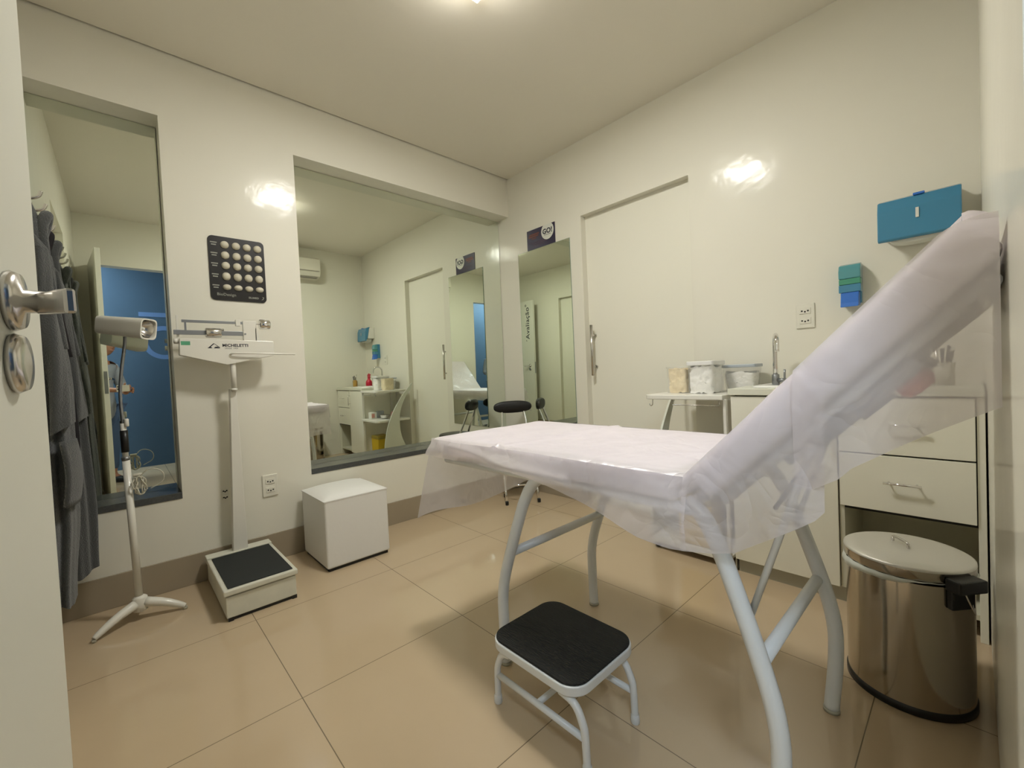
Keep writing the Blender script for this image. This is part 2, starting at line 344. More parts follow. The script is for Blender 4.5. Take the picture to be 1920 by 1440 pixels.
# granite sills
struct('trim_1', MB().box(XM-0.01, YS, Z0-0.02, XL+0.004, 0.207, Z0+0.012, 0.002), M_granite)
struct('trim_2', MB().box(XM-0.01, 0.825, Z0-0.02, XL+0.004, YB, Z0+0.012, 0.002), M_granite)
# doors
d1 = struct('door_1', MB().box(DX0-0.03, 2.605, 0.0, DX1+0.03, 2.645, DZ+0.02, 0.002), M_door)
h = MB(); hx = -1.885; h.cyl((hx, 2.555, 0.955), 0.011, 0.37, 'Z', 20)
for z in (1.02, 1.25): h.cyl((hx+0.0, 2.553, z), 0.007, 0.052, 'Y', 16); h.cyl((hx+0.0, 2.597, z), 0.012, 0.008, 'Y', 16)
h.world_origin = True
hh = h.build('pull_handle', M_steel, d1)
d3 = struct('door_3', MB().box(FX0-0.03, YS-0.10, 0.0, FX1+0.03, YS-0.06, FZ+0.02, 0.002), M_door)
# entry door leaf, standing open into the room
LA = math.atan2(0.068, 0.755)        # small swing past square
hinge = Vector((0.030, -0.128, 0))
TL = Matrix.Translation(hinge) @ Matrix.Rotation(math.pi-LA, 4, 'Z')      # local +x runs along the leaf, local -y faces the room
# local y: room side face at y=0 -> after rotation by ~180 deg local -y points to +Y
d2 = struct('door_2', MB(TL).box(0.0, 0.0, 0.012, 0.745, 0.035, 2.19, 0.0015), M_leaf)
hx = 0.635; hz = 1.088
def leaf_lathe(mb, prof, x, z):
    b = MB(); b.lathe(prof, (0, 0, 0), 'Z', 32); me = bpy.data.meshes.new('t'); b.bm.to_mesh(me); b.bm.free()
    me.transform(TL @ Matrix.Translation((x, 0, z)) @ Matrix.Rotation(math.pi/2, 4, 'X')); mb.bm.from_mesh(me); bpy.data.meshes.remove(me)
k = MB(); leaf_lathe(k, [(0, 0), (0.0265, 0), (0.028, 0.003), (0.025, 0.009), (0.011, 0.011), (0.010, 0.024), (0, 0.024)], hx, hz)
k.T = TL @ Matrix.Translation((hx, 0, hz)) @ Matrix.Rotation(-0.11, 4, 'Y') @ Matrix.Translation((-hx, 0, -hz)); k.prism([(hx+0.010, -0.018), (hx+0.004, -0.029), (hx-0.030, -0.037), (hx-0.070, -0.048), (hx-0.098, -0.058), (hx-0.100, -0.051), (hx-0.070, -0.040), (hx-0.030, -0.028), (hx-0.004, -0.018)], 'Z', hz-0.0115, hz+0.0085, 0.002)
k.world_origin = True; tag(k.build('lever_handle', M_steel, d2), 'brushed steel lever handle on a round rose')
k = MB(); leaf_lathe(k, [(0, 0), (0.0265, 0), (0.028, 0.003), (0.025, 0.009), (0.012, 0.010), (0, 0.010)], hx, hz-0.058)
k.world_origin = True; k.build('key_rose', M_steel, d2)
k = MB(TL); k.box(0.7448, 0.006, hz-0.13, 0.7465, 0.029, hz+0.06); k.box(0.7460, 0.012, hz-0.01, 0.752, 0.023, hz+0.012)
k.world_origin = True; k.build('latch_plate', M_dsteel, d2)
k = MB()
n_ = (TL.to_3x3() @ Vector((0, -1, 0))).normalized(); rt = Vector((0, 0, 1)); upv = -(n_.cross(rt)); upv = n_.cross(rt)
org = TL @ Vector((0.640, -0.0012, 1.49))
k.text('\u00b4Avalia\u00e7\u00e3o\u00b0', 0.134, face_T(org, rt, upv), 0.0005, 0.0010)
k.world_origin = True; k.build('lettering', M_ink, d2)

# ================================================================ MIRRORS
def wall_mirror_L(y0, y1, z0, z1, label, tilt):
    T = Matrix.Translation((XM, 0, 1.4)) @ Matrix.Rotation(tilt, 4, 'Y') @ Matrix.Translation((-XM, 0, -1.4))
    o = MB(T).box(XM-0.005, y0, z0, XM, y1, z1).build('wall_mirror', M_mirror); return tag(o, label, 'mirror')
wall_mirror_L(YS+0.004, 0.203, Z0+0.0125, Z1-0.002, 'tall narrow mirror in the left niche beside the hanging robes', math.radians(0.33))
wall_mirror_L(0.829, YB-0.004, Z0+0.0125, Z1-0.002, 'wide mirror filling the large niche behind the white pouf', math.radians(0.33))
t = thing('wall_mirror', (-2.325, YB-0.003, 0.50), 'narrow frameless mirror on the back wall below the navy sign', 'mirror')
MB().box(-2.603, YB-0.0055, 0.50, -2.047, YB-0.0045, 2.0).build('mirror_glass', M_mirror, t)
MB().box(-2.605, YB-0.0044, 0.498, -2.045, YB-0.0002, 2.002).build('glass_edge', M_glassedge, t)

# ================================================================ CEILING LIGHTS, AIR CONDITIONER
t = thing('ceiling_light', (-1.307, 1.092, ZC), 'square glowing ceiling light above the exam table', 'ceiling light')
MB().box(-1.444, 0.955, 2.621, -1.170, 1.229, 2.627, 0.001).build('diffuser', M_diff, t)
MB().box(-1.452, 0.947, 2.6275, -1.162, 1.237, ZC).build('frame', M_diffside, t)
t = thing('ceiling_light', (0.72, -0.75, ZC), 'long cool ceiling light in the blue corridor', 'ceiling light')
MB().box(0.46, -1.21, 2.61, 0.98, -0.29, 2.64, 0.004).build('diffuser', M_cdiff, t)
MB().box(0.48, -1.19, 2.64, 0.96, -0.31, ZC).build('frame', M_enamel, t)
t = thing('air_conditioner', (XE, 1.55, 2.27), 'cream split air conditioner high on the right wall, seen in the wide mirror', 'air conditioner')
MB().prism([(XE, 2.27), (XE, 2.53), (-0.10, 2.53), (-0.155, 2.50), (-0.165, 2.36), (-0.13, 2.29), (-0.05, 2.27)], 'Y', 1.19, 1.93, 0.006).build('housing', M_ac, t)
a = MB(); a.box(-0.168, 1.21, 2.345, -0.160, 1.91, 2.352)
for i in range(3): a.box(-0.120+i*0.022, 1.22, 2.272+0.0*i, -0.112+i*0.022, 1.90, 2.282-i*0.003)
a.build('air_vent', M_acg, t)

# ================================================================ WALL SOCKETS
def socket(x, y, z, w, hgt, facing, label, plate=True):
    # facing 'X': on left wall looking to +X ; 'Y': on back wall looking to -Y
    t = thing('wall_socket', (x, y, z), label, 'power socket', 'power sockets on the walls')
    def bx(mb, u0, v0, u1, v1, d0, d1, bev=0):
        if facing == 'X': mb.box(x+d0, y+u0, z+v0, x+d1, y+u1, z+v1, bev)
        else: mb.box(x+u0, y-d1, z+v0, x+u1, y-d0, z+v1, bev)
    if plate:
        p = MB(); bx(p, -w/2, -hgt/2, w/2, hgt/2, 0, 0.008, 0.003); p.build('cover_plate', M_plate, t)
    for s in (-1, 1):
        q = MB(); zc = s*hgt*0.2; bx(q, -w*0.30, zc-hgt*0.12, w*0.30, zc+hgt*0.12, 0.0, 0.011, 0.0015); ob = q.build('outlet', M_plate, t)
        q = MB()
        for k in (-1, 0, 1): bx(q, k*w*0.16-0.0035, zc-0.0035+(-0.004 if k == 0 else 0), k*w*0.16+0.0035, zc+0.0035+(-0.004 if k == 0 else 0), 0.0112, 0.0117)
        q.build('pin_holes', M_hole, ob)
socket(XL, 0.600, 0.428, 0.078, 0.122, 'X', 'double wall socket left of the white pouf')
socket(XL, 0.385, 0.428, 0.045, 0.085, 'X', 'bare socket pair without cover plate, just behind the scale column', plate=False)
socket(-0.563, YB, 1.220, 0.080, 0.122, 'Y', 'double wall socket above the wash basin')
tag(MB().cyl((XL+0.0002, 1.014, 0.452), 0.006, 0.001, 'X', 12).build('screw_hole', M_plinth), 'small chipped hole in the wall just under the wide mirror sill', 'wall mark')

# ================================================================ SAMPLE BOARD with domes
t = thing('sample_board', (XL, 0.508, 1.458), 'black rounded board with rows of cream domes above the scale', 'display board')
def rrect(u0, v0, u1, v1, r, n=6):
    P = []
    for cx, cy, a0 in ((u1-r, v1-r, 0), (u0+r, v1-r, 90), (u0+r, v0+r, 180), (u1-r, v0+r, 270)):
        for k in range(n+1):
            a = math.radians(a0+90*k/n); P.append((cx+r*math.cos(a), cy+r*math.sin(a)))
    return P
bd = MB().prism(rrect(0.378, 1.459, 0.638, 1.798, 0.022), 'X', XL, XL+0.006).build('backing_board', M_board, t)
ys = [0.452, 0.504, 0.555, 0.606]; zs = [1.756, 1.700, 1.645, 1.588, 1.530]; rz = [0.0195, 0.0205, 0.0200, 0.0215, 0.0155]
first = None
for j, z in enumerate(zs):
    for y in ys:
        me_name = 'sample_dome'
        mb = MB(); mb.lathe([(0.0195, 0), (0.0185, 0.006), (0.0145, 0.012), (0.008, 0.0155), (0, 0.0165)], (XL+0.006, y, z), 'X', 24, sx=rz[j]/0.0195)
        mb.build('sample_dome', M_dome, t)
pr = MB()
for z in zs:
    pr.box(XL+0.006, 0.388, z+0.004, XL+0.0066, 0.418, z+0.010); pr.box(XL+0.006, 0.392, z-0.008, XL+0.0066, 0.414, z-0.002)
pr.text('BioDesign', 0.020, face_T((XL+0.0065, 0.405, 1.484), (0, 1, 0), (0, 0, 1)), 0.0004, 0.0003)
pr.text('SILIMED', 0.0135, face_T((XL+0.0065, 0.550, 1.478), (0, 1, 0), (0, 0, 1)), 0.0004, 0.0005)
pr.prism([(0.611, 1.473), (0.622, 1.477), (0.626, 1.489), (0.617, 1.491), (0.622, 1.483)], 'X', XL+0.006, XL+0.0068)
pr.build('printed_text', M_print, t)

# ================================================================ SIGN on the back wall
t = thing('wall_sign', (-2.338, YB, 2.003), 'navy rectangular sign with a white round emblem above the narrow mirror', 'sign')
MB().box(-2.490, YB-0.005, 2.004, -2.186, YB, 2.163).build('sign_board', M_navy, t)
e = MB(); cx, cz, rr = -2.262, 2.113, 0.066
e.prism([(cx+rr*math.cos(a), min(2.1628, cz+rr*math.sin(a))) for a in [2*math.pi*k/48 for k in range(48)]], 'Y', YB-0.0062, YB-0.005)
eb = e.build('emblem_disc', M_white, t)
tx = MB(); tx.text('GO!', 0.054, face_T((cx-0.051, YB-0.0066, cz-0.018), (1, 0, 0), (0, 0, 1)), 0.0006, 0.0018)
tx.box(cx-0.035, YB-0.0068, cz-0.030, cx+0.035, YB-0.0064, cz-0.027)
tx.build('emblem_letters', M_ink, eb)
q = MB()
for z, x0, x1, hh_ in ((2.118, -2.462, -2.352, 0.009), (2.102, -2.470, -2.362, 0.009), (2.086, -2.436, -2.386, 0.006)): q.box(x0, YB-0.0056, z, x1, YB-0.005, z+hh_)
q.build('orange_text_lines', M_orange, t)
q = MB()
for z, x0, x1 in ((2.052, -2.455, -2.285), (2.040, -2.425, -2.270), (2.028, -2.415, -2.300)): q.box(x0, YB-0.0056, z, x1, YB-0.005, z+0.004)
q.build('purple_text_lines', M_purple, t)

# ================================================================ POUF
t = thing('pouf', (-2.475, 0.925, 0), 'white square vinyl pouf below the wide mirror', 'pouf')
p = MB(); p.box(-2.665, 0.750, 0.016, -2.290, 1.100, 0.372, 0.010, 3); p.build('body', M_vinyl_w, t)
def ptop(u, v):
    x = -2.667+u*0.379; y = 0.748+v*0.354
    e1 = min(u, 1-u)*2; e2 = min(v, 1-v)*2
    return (x, y, 0.374+0.030*(1-(1-e1)**4)*(1-(1-e2)**4))
p = MB(); p.grid(ptop, 28, 28); p.box(-2.6665, 0.7485, 0.365, -2.2885, 1.1015, 0.375, 0.003); p.build('cushion_top', M_vinyl_w, t)
p = MB(); p.box(-2.655, 0.76, 0, -2.30, 0.782, 0.018); p.box(-2.655, 1.068, 0, -2.30, 1.09, 0.018); p.box(-2.325, 0.76, 0, -2.302, 1.09, 0.018); p.box(-2.655, 0.76, 0, -2.632, 1.09, 0.018)
p.build('base_rail', M_black, t)

# ================================================================ COLUMN SCALE
t = thing('column_scale', (-2.40, 0.42, 0), 'white column weighing scale with sliding weights and black mat', 'scale')
p = MB(); p.box(-2.665, 0.285, 0.014, -2.150, 0.560, 0.105, 0.004); p.build('base', M_enamel_worn, t)
p = MB(); p.box(-2.672, 0.277, 0.110, -2.142, 0.568, 0.136, 0.006); p.box(-2.672, 0.277, 0.136, -2.600, 0.568, 0.142, 0.004)
pf = p.build('platform', M_enamel_worn, t)
tag(MB().box(-2.588, 0.295, 0.136, -2.158, 0.550, 0.141, 0.002).build('platform_mat', M_mat, pf), 'black rubber mat')
p = MB()
for x, y in ((-2.655, 0.29), (-2.655, 0.54), (-2.17, 0.29), (-2.17, 0.54)): p.box(x, y, 0, x+0.02, y+0.02, 0.016)
p.box(-2.655, 0.292, 0.006, -2.158, 0.302, 0.016); p.box(-2.165, 0.292, 0.002, -2.155, 0.555, 0.016)
p.build('foot_rail', M_black, t)
p = MB(); p.prism([(0.393, 0.138), (0.459, 0.138), (0.450, 0.985), (0.422, 0.985)], 'X', -2.660, -2.612, 0.003); p.build('column', M_enamel, t)
p = MB(); p.tube([(-2.600, 0.438, 0.97), (-2.590, 0.438, 1.166)], 0.0125, 16); p.cyl((-2.600, 0.438, 0.975), 0.015, 0.012, 'Z', 20); p.tube([(-2.636, 0.436, 0.98), (-2.600, 0.438, 0.98)], 0.010, 12)
p.build('upper_tube', M_enamel, t)
hd = MB().prism([(0.224, 1.240), (0.627, 1.232), (0.627, 1.155), (0.411, 1.109), (0.221, 1.160)], 'X', -2.625, -2.572, 0.002).build('head_plate', M_enamel, t)
p = MB(); p.box(-2.600, 0.490, 1.232, -2.575, 0.551, 1.337, 0.002); p.prism([(0.545, 1.232), (0.566, 1.232), (0.551, 1.30), (0.545, 1.30)], 'X', -2.600, -2.575); p.build('beam_bracket', M_enamel, hd)
MB().cyl((-2.575, 0.498, 1.268), 0.0045, 0.003, 'X', 12).build('pivot_screw', M_dsteel, hd)
p = MB(); p.box(-2.583, 0.236, 1.318, -2.575, 0.490, 1.331, 0.001); p.box(-2.583, 0.246, 1.27, -2.577, 0.254, 1.320); p.build('upper_beam', M_dsteel, hd)
p = MB(); p.box(-2.590, 0.204, 1.259, -2.578, 0.490, 1.281, 0.001); p.build('lower_beam', M_dsteel, hd)
p = MB(); p.cyl((-2.584, 0.328, 1.271), 0.024, 0.066, 'Y', 32, 0.003); p.cyl((-2.584, 0.394, 1.287), 0.006, 0.012, 'Y', 16); p.build('sliding_weight', M_steel, hd)
p = MB(); p.box(-2.590, 0.457, 1.308, -2.568, 0.478, 1.341, 0.002); p.build('small_weight', M_enamel, hd)
p = MB(); p.cyl((-2.584, 0.566, 1.322), 0.027, 0.050, 'Y', 32, 0.003); p.tube([(-2.584, 0.550, 1.322), (-2.584, 0.567, 1.322)], 0.003, 8); p.build('counterweight', M_chrome, hd)
p = MB(); p.box(-2.604, 0.217, 1.215, -2.590, 0.225, 1.352); p.cyl((-2.595, 0.203, 1.228), 0.013, 0.014, 'Y', 16); p.build('beam_stop', M_enamel, hd)
p = MB(); p.tube([(-2.572, 0.425, 1.160), (-2.555, 0.432, 1.167), (-2.550, 0.50, 1.166), (-2.550, 0.727, 1.160)], 0.0045, 10, 1); p.build('height_arm', M_enamel, hd)
tag(MB().box(-2.5722, 0.228, 1.207, -2.5715, 0.264, 1.226).build('label_sticker', M_greenlab, hd), 'small green sticker')
p = MB(); XF = -2.5718
p.text('MICHELETTI', 0.0200, face_T((XF, 0.394, 1.201), (0, 1, 0), (0, 0, 1)), 0.0004, 0.0007)
p.text('DESDE  1959', 0.0098, face_T((XF, 0.404, 1.1895), (0, 1, 0), (0, 0, 1)), 0.0003)
p.prism([(0.332, 1.193), (0.352, 1.193), (0.346, 1.200), (0.360, 1.214), (0.357, 1.217)], 'X', XF, XF+0.0006)
p.prism([(0.358, 1.193), (0.384, 1.193), (0.372, 1.201), (0.363, 1.199)], 'X', XF, XF+0.0006)
p.prism([(0.357, 1.217), (0.360, 1.217), (0.384, 1.197), (0.382, 1.195)], 'X', XF, XF+0.0005)
p.build('printed_emblem', M_ink, hd)

# ================================================================ FLOOR LAMP (examination light)
t = thing('examination_lamp', (-2.482, 0.02, 0), 'white examination lamp on a thin pole with three splayed feet', 'lamp')
C0 = Vector((-2.482, 0.02, 0))
MB().lathe([(0.016, 0.035), (0.026, 0.04), (0.026, 0.095), (0.021, 0.10), (0.012, 0.105)], C0, 'Z', 24).build('hub', M_enamel, t)
for ex, ey in ((-2.395, -0.125), (-2.435, 0.170), (-2.655, 0.03)):
    p = MB(); dx, dy = ex-C0.x, ey-C0.y
    p.tube([(C0.x+dx*0.12, C0.y+dy*0.12, 0.072), (C0.x+dx*0.55, C0.y+dy*0.55, 0.052), (C0.x+dx*0.9, C0.y+dy*0.9, 0.024), (C0.x+dx, C0.y+dy, 0.014)], [0.020, 0.017, 0.013, 0.010], 12, 1)
    lg = p.build('leg', M_enamel, t)
    MB().cyl((C0.x+dx, C0.y+dy, 0.0), 0.008, 0.012, 'Z', 12).build('foot_cap', M_plinth, lg)
MB().tube([(-2.482, 0.018, 0.10), (-2.490, 0.006, 0.70)], 0.0135, 16).build('lower_pole', M_enamel, t)
MB().tube([(-2.490, 0.006, 0.70), (-2.490, 0.0055, 0.715)], 0.0145, 16).build('collar', M_dsteel, t)
MB().tube([(-2.490, 0.006, 0.735), (-2.490, 0.0055, 0.83)], 0.0135, 16).build('grip', M_black, t)
p = MB(); p.tube([(-2.490, 0.006, 0.70), (-2.490, 0.005, 0.86)], 0.010, 12); p.cyl((-2.482, 0.016, 0.845), 0.008, 0.035, 'Z', 12, 0.003); p.build('clamp', M_enamel, t)
MB().tube([(-2.490, 0.005, 0.85), (-2.495, 0.000, 0.98), (-2.497, 0.012, 1.10), (-2.500, 0.028, 1.20), (-2.500, 0.030, 1.235)], 0.0062, 12, 2).build('flexible_neck', M_dsteel, t)
hdir = Vector((0.110, 0.135, -0.024)).normalized(); hc = Vector((-2.488, 0.035, 1.276))
yv = Vector((0, 0, 1)).cross(hdir).normalized(); zv = hdir.cross(yv)
TH = Matrix(((hdir.x, yv.x, zv.x, hc.x), (hdir.y, yv.y, zv.y, hc.y), (hdir.z, yv.z, zv.z, hc.z), (0, 0, 0, 1)))
p = MB(TH)
def hs(u, v):
    a = 2*math.pi*u; cs, sn = math.cos(a), math.sin(a); k = (abs(cs)**5+abs(sn)**5)**(-1/5); g = 0.038+0.007*v
    return (-0.095+0.19*v, cs*k*g, sn*k*g)
p.grid(hs, 40, 8, closed_u=True); p.grid(lambda u, v: (-0.095, hs(u, 0)[1]*v, hs(u, 0)[2]*v), 40, 2, closed_u=True)
p.grid(lambda u, v: (0.095-0.0*v, hs(u, 1)[1]*(1-0.14*v), hs(u, 1)[2]*(1-0.14*v)), 40, 2, closed_u=True)
p.grid(lambda u, v: (0.095-0.05*v, hs(u, 1)[1]*(0.86-0.06*v), hs(u, 1)[2]*(0.86-0.06*v)), 40, 2, closed_u=True)
for i in range(6): p.box(-0.085+i*0.008, -0.02, 0.0355, -0.081+i*0.008, 0.02, 0.0395)
head = p.build('lamp_head', M_enamel, t)
p = MB(TH); p.lathe([(0.036, 0.088), (0.028, 0.070), (0.014, 0.055), (0, 0.050)], (0, 0, 0), 'X', 28); p.build('reflector', M_steel, head)
p = MB(TH); p.lathe([(0, 0.052), (0.006, 0.056), (0.009, 0.066), (0.006, 0.075), (0, 0.078)], (0, 0, 0), 'X', 16); p.build('bulb', M_white, head)
p = MB(); pts = []
for i in range(46):
    a = i*0.55; pts.append((-2.470+0.012*math.sin(i*1.3), 0.045+0.028*math.cos(a)*(0.6+0.4*math.sin(i)), 0.585+0.040*math.sin(a)))
p.tube(pts, 0.0028, 6, 1); p.tube([(-2.47, 0.045, 0.62), (-2.46, 0.075, 0.66), (-2.455, 0.125, 0.64), (-2.46, 0.13, 0.59), (-2.47, 0.08, 0.565)], 0.0022, 6, 2)
p.cyl((-2.482, 0.025, 0.63), 0.008, 0.03, 'Y', 12, 0.002)
tag(p.build('power_cable', M_cable, t), 'bunched cream cable')

# ================================================================ HOOKS AND ROBES on the front wall
t = thing('coat_rack', (-2.42, YS, 1.66), 'steel coat rack with curved hooks holding the grey robes', 'coat rack')
MB().box(-2.72, YS, 1.675, -2.10, YS+0.008, 1.705, 0.002).build('rail', M_steel, t)
for x in (-2.66, -2.52, -2.38, -2.24):
    p = MB(); p.tube([(x, YS+0.006, 1.695), (x, YS+0.045, 1.690), (x, YS+0.075, 1.70), (x, YS+0.082, 1.722)], 0.0055, 10, 2)
    p.tube([(x, YS+0.006, 1.68), (x, YS+0.025, 1.662), (x, YS+0.048, 1.662), (x, YS+0.055, 1.678)], 0.0048, 10, 2); p.build('hook', M_steel, t)
def robe(x0, prof, m, label, seed, fold=0.012, ztop=1.66, lean=0.0, group=None, sleeves=True, pocket=False):
    """prof: list of (z, half width along wall, depth from wall)"""
    t = thing('bathrobe', (x0, YS+0.08, ztop), label, 'robe', group)
    def interp(z):
        for (za, wa, da), (zb, wb, db) in zip(prof, prof[1:]):
            if za >= z >= zb:
                k = (za-z)/(za-zb) if za > zb else 0; k = k*k*(3-2*k); return wa+(wb-wa)*k, da+(db-da)*k
        return prof[-1][1], prof[-1][2]
    zt, zb = prof[0][0], prof[-1][0]
    def f(u, v):
        z = zt+(zb-zt)*v; w_, d_ = interp(z); a = 2*math.pi*u; amp = fold*min(1, v*2.2)
        r = 1+amp/0.08*(math.sin(a*7+seed+v*1.5)*0.6+math.sin(a*11+seed*2-v*2)*0.4)
        y = YS+0.014+d_*0.5+math.sin(a)*d_*0.5*r
        return (x0+lean*v+math.cos(a)*w_*r, max(YS+0.012, y), z+0.012*math.sin(a*3+seed)*(v if v > 0.9 else 0))
    p = MB(); p.grid(f, 84, 46, closed_u=True)
    p.grid(lambda u, v: tuple(Vector(f(u, 0)).lerp(Vector((x0, YS+0.02+prof[0][2]*0.5, zt+0.01)), v)), 84, 2, closed_u=True)
    p.grid(lambda u, v: tuple(Vector(f(u, 1)).lerp(Vector((x0+lean, YS+0.02+prof[-1][2]*0.4, zb+0.03)), v)), 84, 3, closed_u=True)
    p.build('robe_body', m, t)
    if sleeves:
        for s in (-1, 1):
            def g(u, v, s=s):
                z = zt-0.16-0.62*v; w_, d_ = interp(z); a = 2*math.pi*u; r = (0.036+0.018*v)*(1+0.10*math.sin(a*4+v*9+seed))
                cx_ = x0+lean*v+s*(w_*0.72+0.004); cy_ = YS+0.012+d_*0.80
                return (cx_+math.cos(a)*r, cy_+math.sin(a)*r*0.55, z+0.02*math.sin(a)*v)
            q = MB(); q.grid(g, 28, 26, closed_u=True)
            q.grid(lambda u, v, g=g: tuple(Vector(g(u, 0)).lerp(Vector(g(0, 0)).lerp(Vector(g(0.5, 0)), 0.5)+Vector((0, -0.01, 0.05)), v)), 28, 3, closed_u=True)
            q.grid(lambda u, v, g=g: tuple(Vector(g(u, 1)).lerp(Vector(g(0, 1)).lerp(Vector(g(0.5, 1)), 0.5)+Vector((0, 0, 0.03)), v)), 28, 3, closed_u=True)
            q.build('sleeve', m, t)
    if pocket:
        q = MB()
        w_, d_ = interp(0.72)
        q.grid(lambda u, v: (x0+0.03+0.11*u, YS+0.020+d_*(1.0-0.25*u*u)+0.010*math.sin(v*3.1), 0.62+0.22*v), 12, 12)
        q.build('pocket', m, t, solid=0.012)
    p = MB(); w1, d1_ = interp(zt-0.10)
    p.tube([(x0-w1*0.6, YS+0.012+d1_*0.85, zt-0.10), (x0-0.02, YS+0.02+d1_*1.0, zt-0.03), (x0+0.02, YS+0.02+d1_*1.0, zt-0.03), (x0+w1*0.6, YS+0.012+d1_*0.85, zt-0.10), (x0+w1*0.5, YS+0.015+interp(zt-0.5)[1]*0.98, zt-0.5)], 0.016, 12, 2)
    p.build('collar', m, t)
    return t
robe(-2.19, [(1.655, 0.03, 0.05), (1.58, 0.06, 0.075), (1.40, 0.085, 0.085), (1.0, 0.10, 0.105), (0.6, 0.11, 0.105), (0.27, 0.12, 0.085)], M_robe, 'grey terry bathrobe with patch pocket, hanging nearest the door', 1.0, pocket=True, group='grey bathrobes on the coat rack')
robe(-2.395, [(1.64, 0.02, 0.03), (1.50, 0.04, 0.07), (1.2, 0.055, 0.095), (0.8, 0.055, 0.105), (0.45, 0.045, 0.075), (0.38, 0.035, 0.05)], M_robe_d, 'black garment hanging between the two grey bathrobes', 2.6, sleeves=False)
robe(-2.59, [(1.655, 0.03, 0.05), (1.58, 0.055, 0.07), (1.35, 0.07, 0.10), (0.9, 0.085, 0.125), (0.5, 0.09, 0.135), (0.24, 0.085, 0.130)], M_robe, 'grey terry bathrobe hanging closest to the tall mirror', 4.2, lean=0.0, group='grey bathrobes on the coat rack')

# ================================================================ EXAM TABLE
t = thing('exam_table', (-0.93, 1.19, 0), 'white tubular examination table with raised backrest', 'examination table')
YN, YF = 0.900, 1.480; ZT = 0.758
MB().box(-1.425, YN, ZT-0.065, -0.455, YF, ZT, 0.014, 3).build('seat_cushion', M_cushion, t)
ang = math.radians(45.8); BL = 0.60; ub = Vector((math.cos(ang), 0, math.sin(ang))); nb = Vector((math.sin(ang), 0, -math.cos(ang)))
H0 = Vector((-0.425, 0, ZT))
TB = Matrix(((ub.x, 0, -nb.x, H0.x), (0, 1, 0, 0), (ub.z, 0, -nb.z, H0.z), (0, 0, 0, 1)))     # local x up the backrest, z out of its front
MB(TB).box(0.0, YN, -0.062, BL, YF, 0.0, 0.014, 3).build('backrest_cushion', M_cushion, t)
p = MB(TB)
for y in (YN+0.055, YF-0.055): p.tube([(0.0, y, -0.078), (BL-0.04, y, -0.078)], 0.012, 12)
p.tube([(BL-0.04, YN+0.055, -0.078), (BL-0.04, YF-0.055, -0.078)], 0.012, 12)
bf = p.build('backrest_frame', M_tube, t)
for y in (YN+0.055, YF-0.055):
    for x0_, x1_ in ((0.22, 0.31), (0.34, 0.42)): MB(TB).box(x0_, y-0.014, -0.115, x1_, y+0.014, -0.0895, 0.002).build('ratchet_slide', M_dsteel, bf)
tag(MB(TB).lathe([(0, -0.14), (0.020, -0.138), (0.028, -0.128), (0.028, -0.100), (0.018, -0.091), (0, -0.090)], (0.390, 0.99, 0), 'Z', 24).build('adjuster_knob', M_red, bf), 'red round knob')
p = MB()
for y in (YN+0.03, YF-0.03): p.tube([(-1.40, y, ZT-0.082), (-0.42, y, ZT-0.082)], 0.014, 12)
for x in (-1.36, -0.95, -0.45): p.tube([(x, YN+0.03, ZT-0.082), (x, YF-0.03, ZT-0.082)], 0.014, 12)
p.build('top_frame', M_tube, t)
for y in (0.935, 1.440):
    p = MB(); p.tube([(-0.84, y, 0.676), (-0.945, y, 0.672), (-1.055, y, 0.41), (-1.108, y, 0.26), (-1.108, y, 0.13), (-1.106, y, 0.008)], 0.0185, 16, 2)
    lg = p.build('leg', M_tube, t); MB().cyl((-1.106, y, 0.0), 0.020, 0.010, 'Z', 20).build('foot_cap', M_plinth, lg)
    p = MB(); p.tube([(-0.445, y, 0.69), (-0.395, y, 0.66), (-0.31, y, 0.42), (-0.268, y, 0.27), (-0.268, y, 0.15), (-0.282, y, 0.008)], 0.0185, 16, 2)
    lg = p.build('leg', M_tube, t); MB().cyl((-0.2815, y, 0.0), 0.020, 0.010, 'Z', 20).build('foot_cap', M_plinth, lg)
MB().tube([(-1.055, 0.94, 0.40), (-1.055, 1.435, 0.40)], 0.0145, 14).build('crossbar', M_tube, t)
MB().tube([(-0.305, 0.94, 0.375), (-0.305, 1.435, 0.375)], 0.0145, 14).build('crossbar', M_tube, t)
MB().tube([(-0.325, 0.955, 0.46), (-0.185, 0.955, 0.90)], 0.0070, 10).build('support_strut', M_tube, t)
MB().tube([(-0.350, 1.415, 0.53), (-0.245, 1.415, 0.86)], 0.0070, 10).build('support_strut', M_tube, t)
MB().tube([(-0.275, 0.965, 0.70), (-0.14, 0.985, 0.94)], 0.0045, 8).build('release_rod', M_dsteel, t)

# ---- disposable sheet
def lerp_tab(tab, x):
    if x <= tab[0][0]: return tab[0][1]
    for (a, fa), (b, fb) in zip(tab, tab[1:]):
        if a <= x <= b: return fa+(fb-fa)*(x-a)/(b-a)
    return tab[-1][1]
def nz(x, y, z, s): return noise.noise(Vector((x*s, y*s, z*s)))
bot = [(-1.45, 0.700), (-1.30, 0.690), (-1.10, 0.700), (-0.957, 0.700), (-0.897, 0.690), (-0.761, 0.657), (-0.631, 0.636), (-0.527, 0.610), (-0.452, 0.602), (-0.37, 0.606)]
t = thing('disposable_sheet', (-0.93, 1.19, ZT), 'white translucent disposable sheet draped over the exam table', 'sheet')
def top_f(u, v):
    x = -1.437+u*1.02; y = 1.492-v*0.604
    z = ZT+0.006+0.0022*nz(x, y, 0, 5)+0.0012*nz(x, y, 2, 17)
    fold = abs((x+1.02)-0.14*(y-1.2)); z += 0.007*math.exp(-(fold/0.011)**2)
    e = min(v, 1-v); z -= 0.006*max(0, 1-e/0.03)**2; z -= 0.006*max(0, 1-u/0.02)**2
    return (x, y, z)
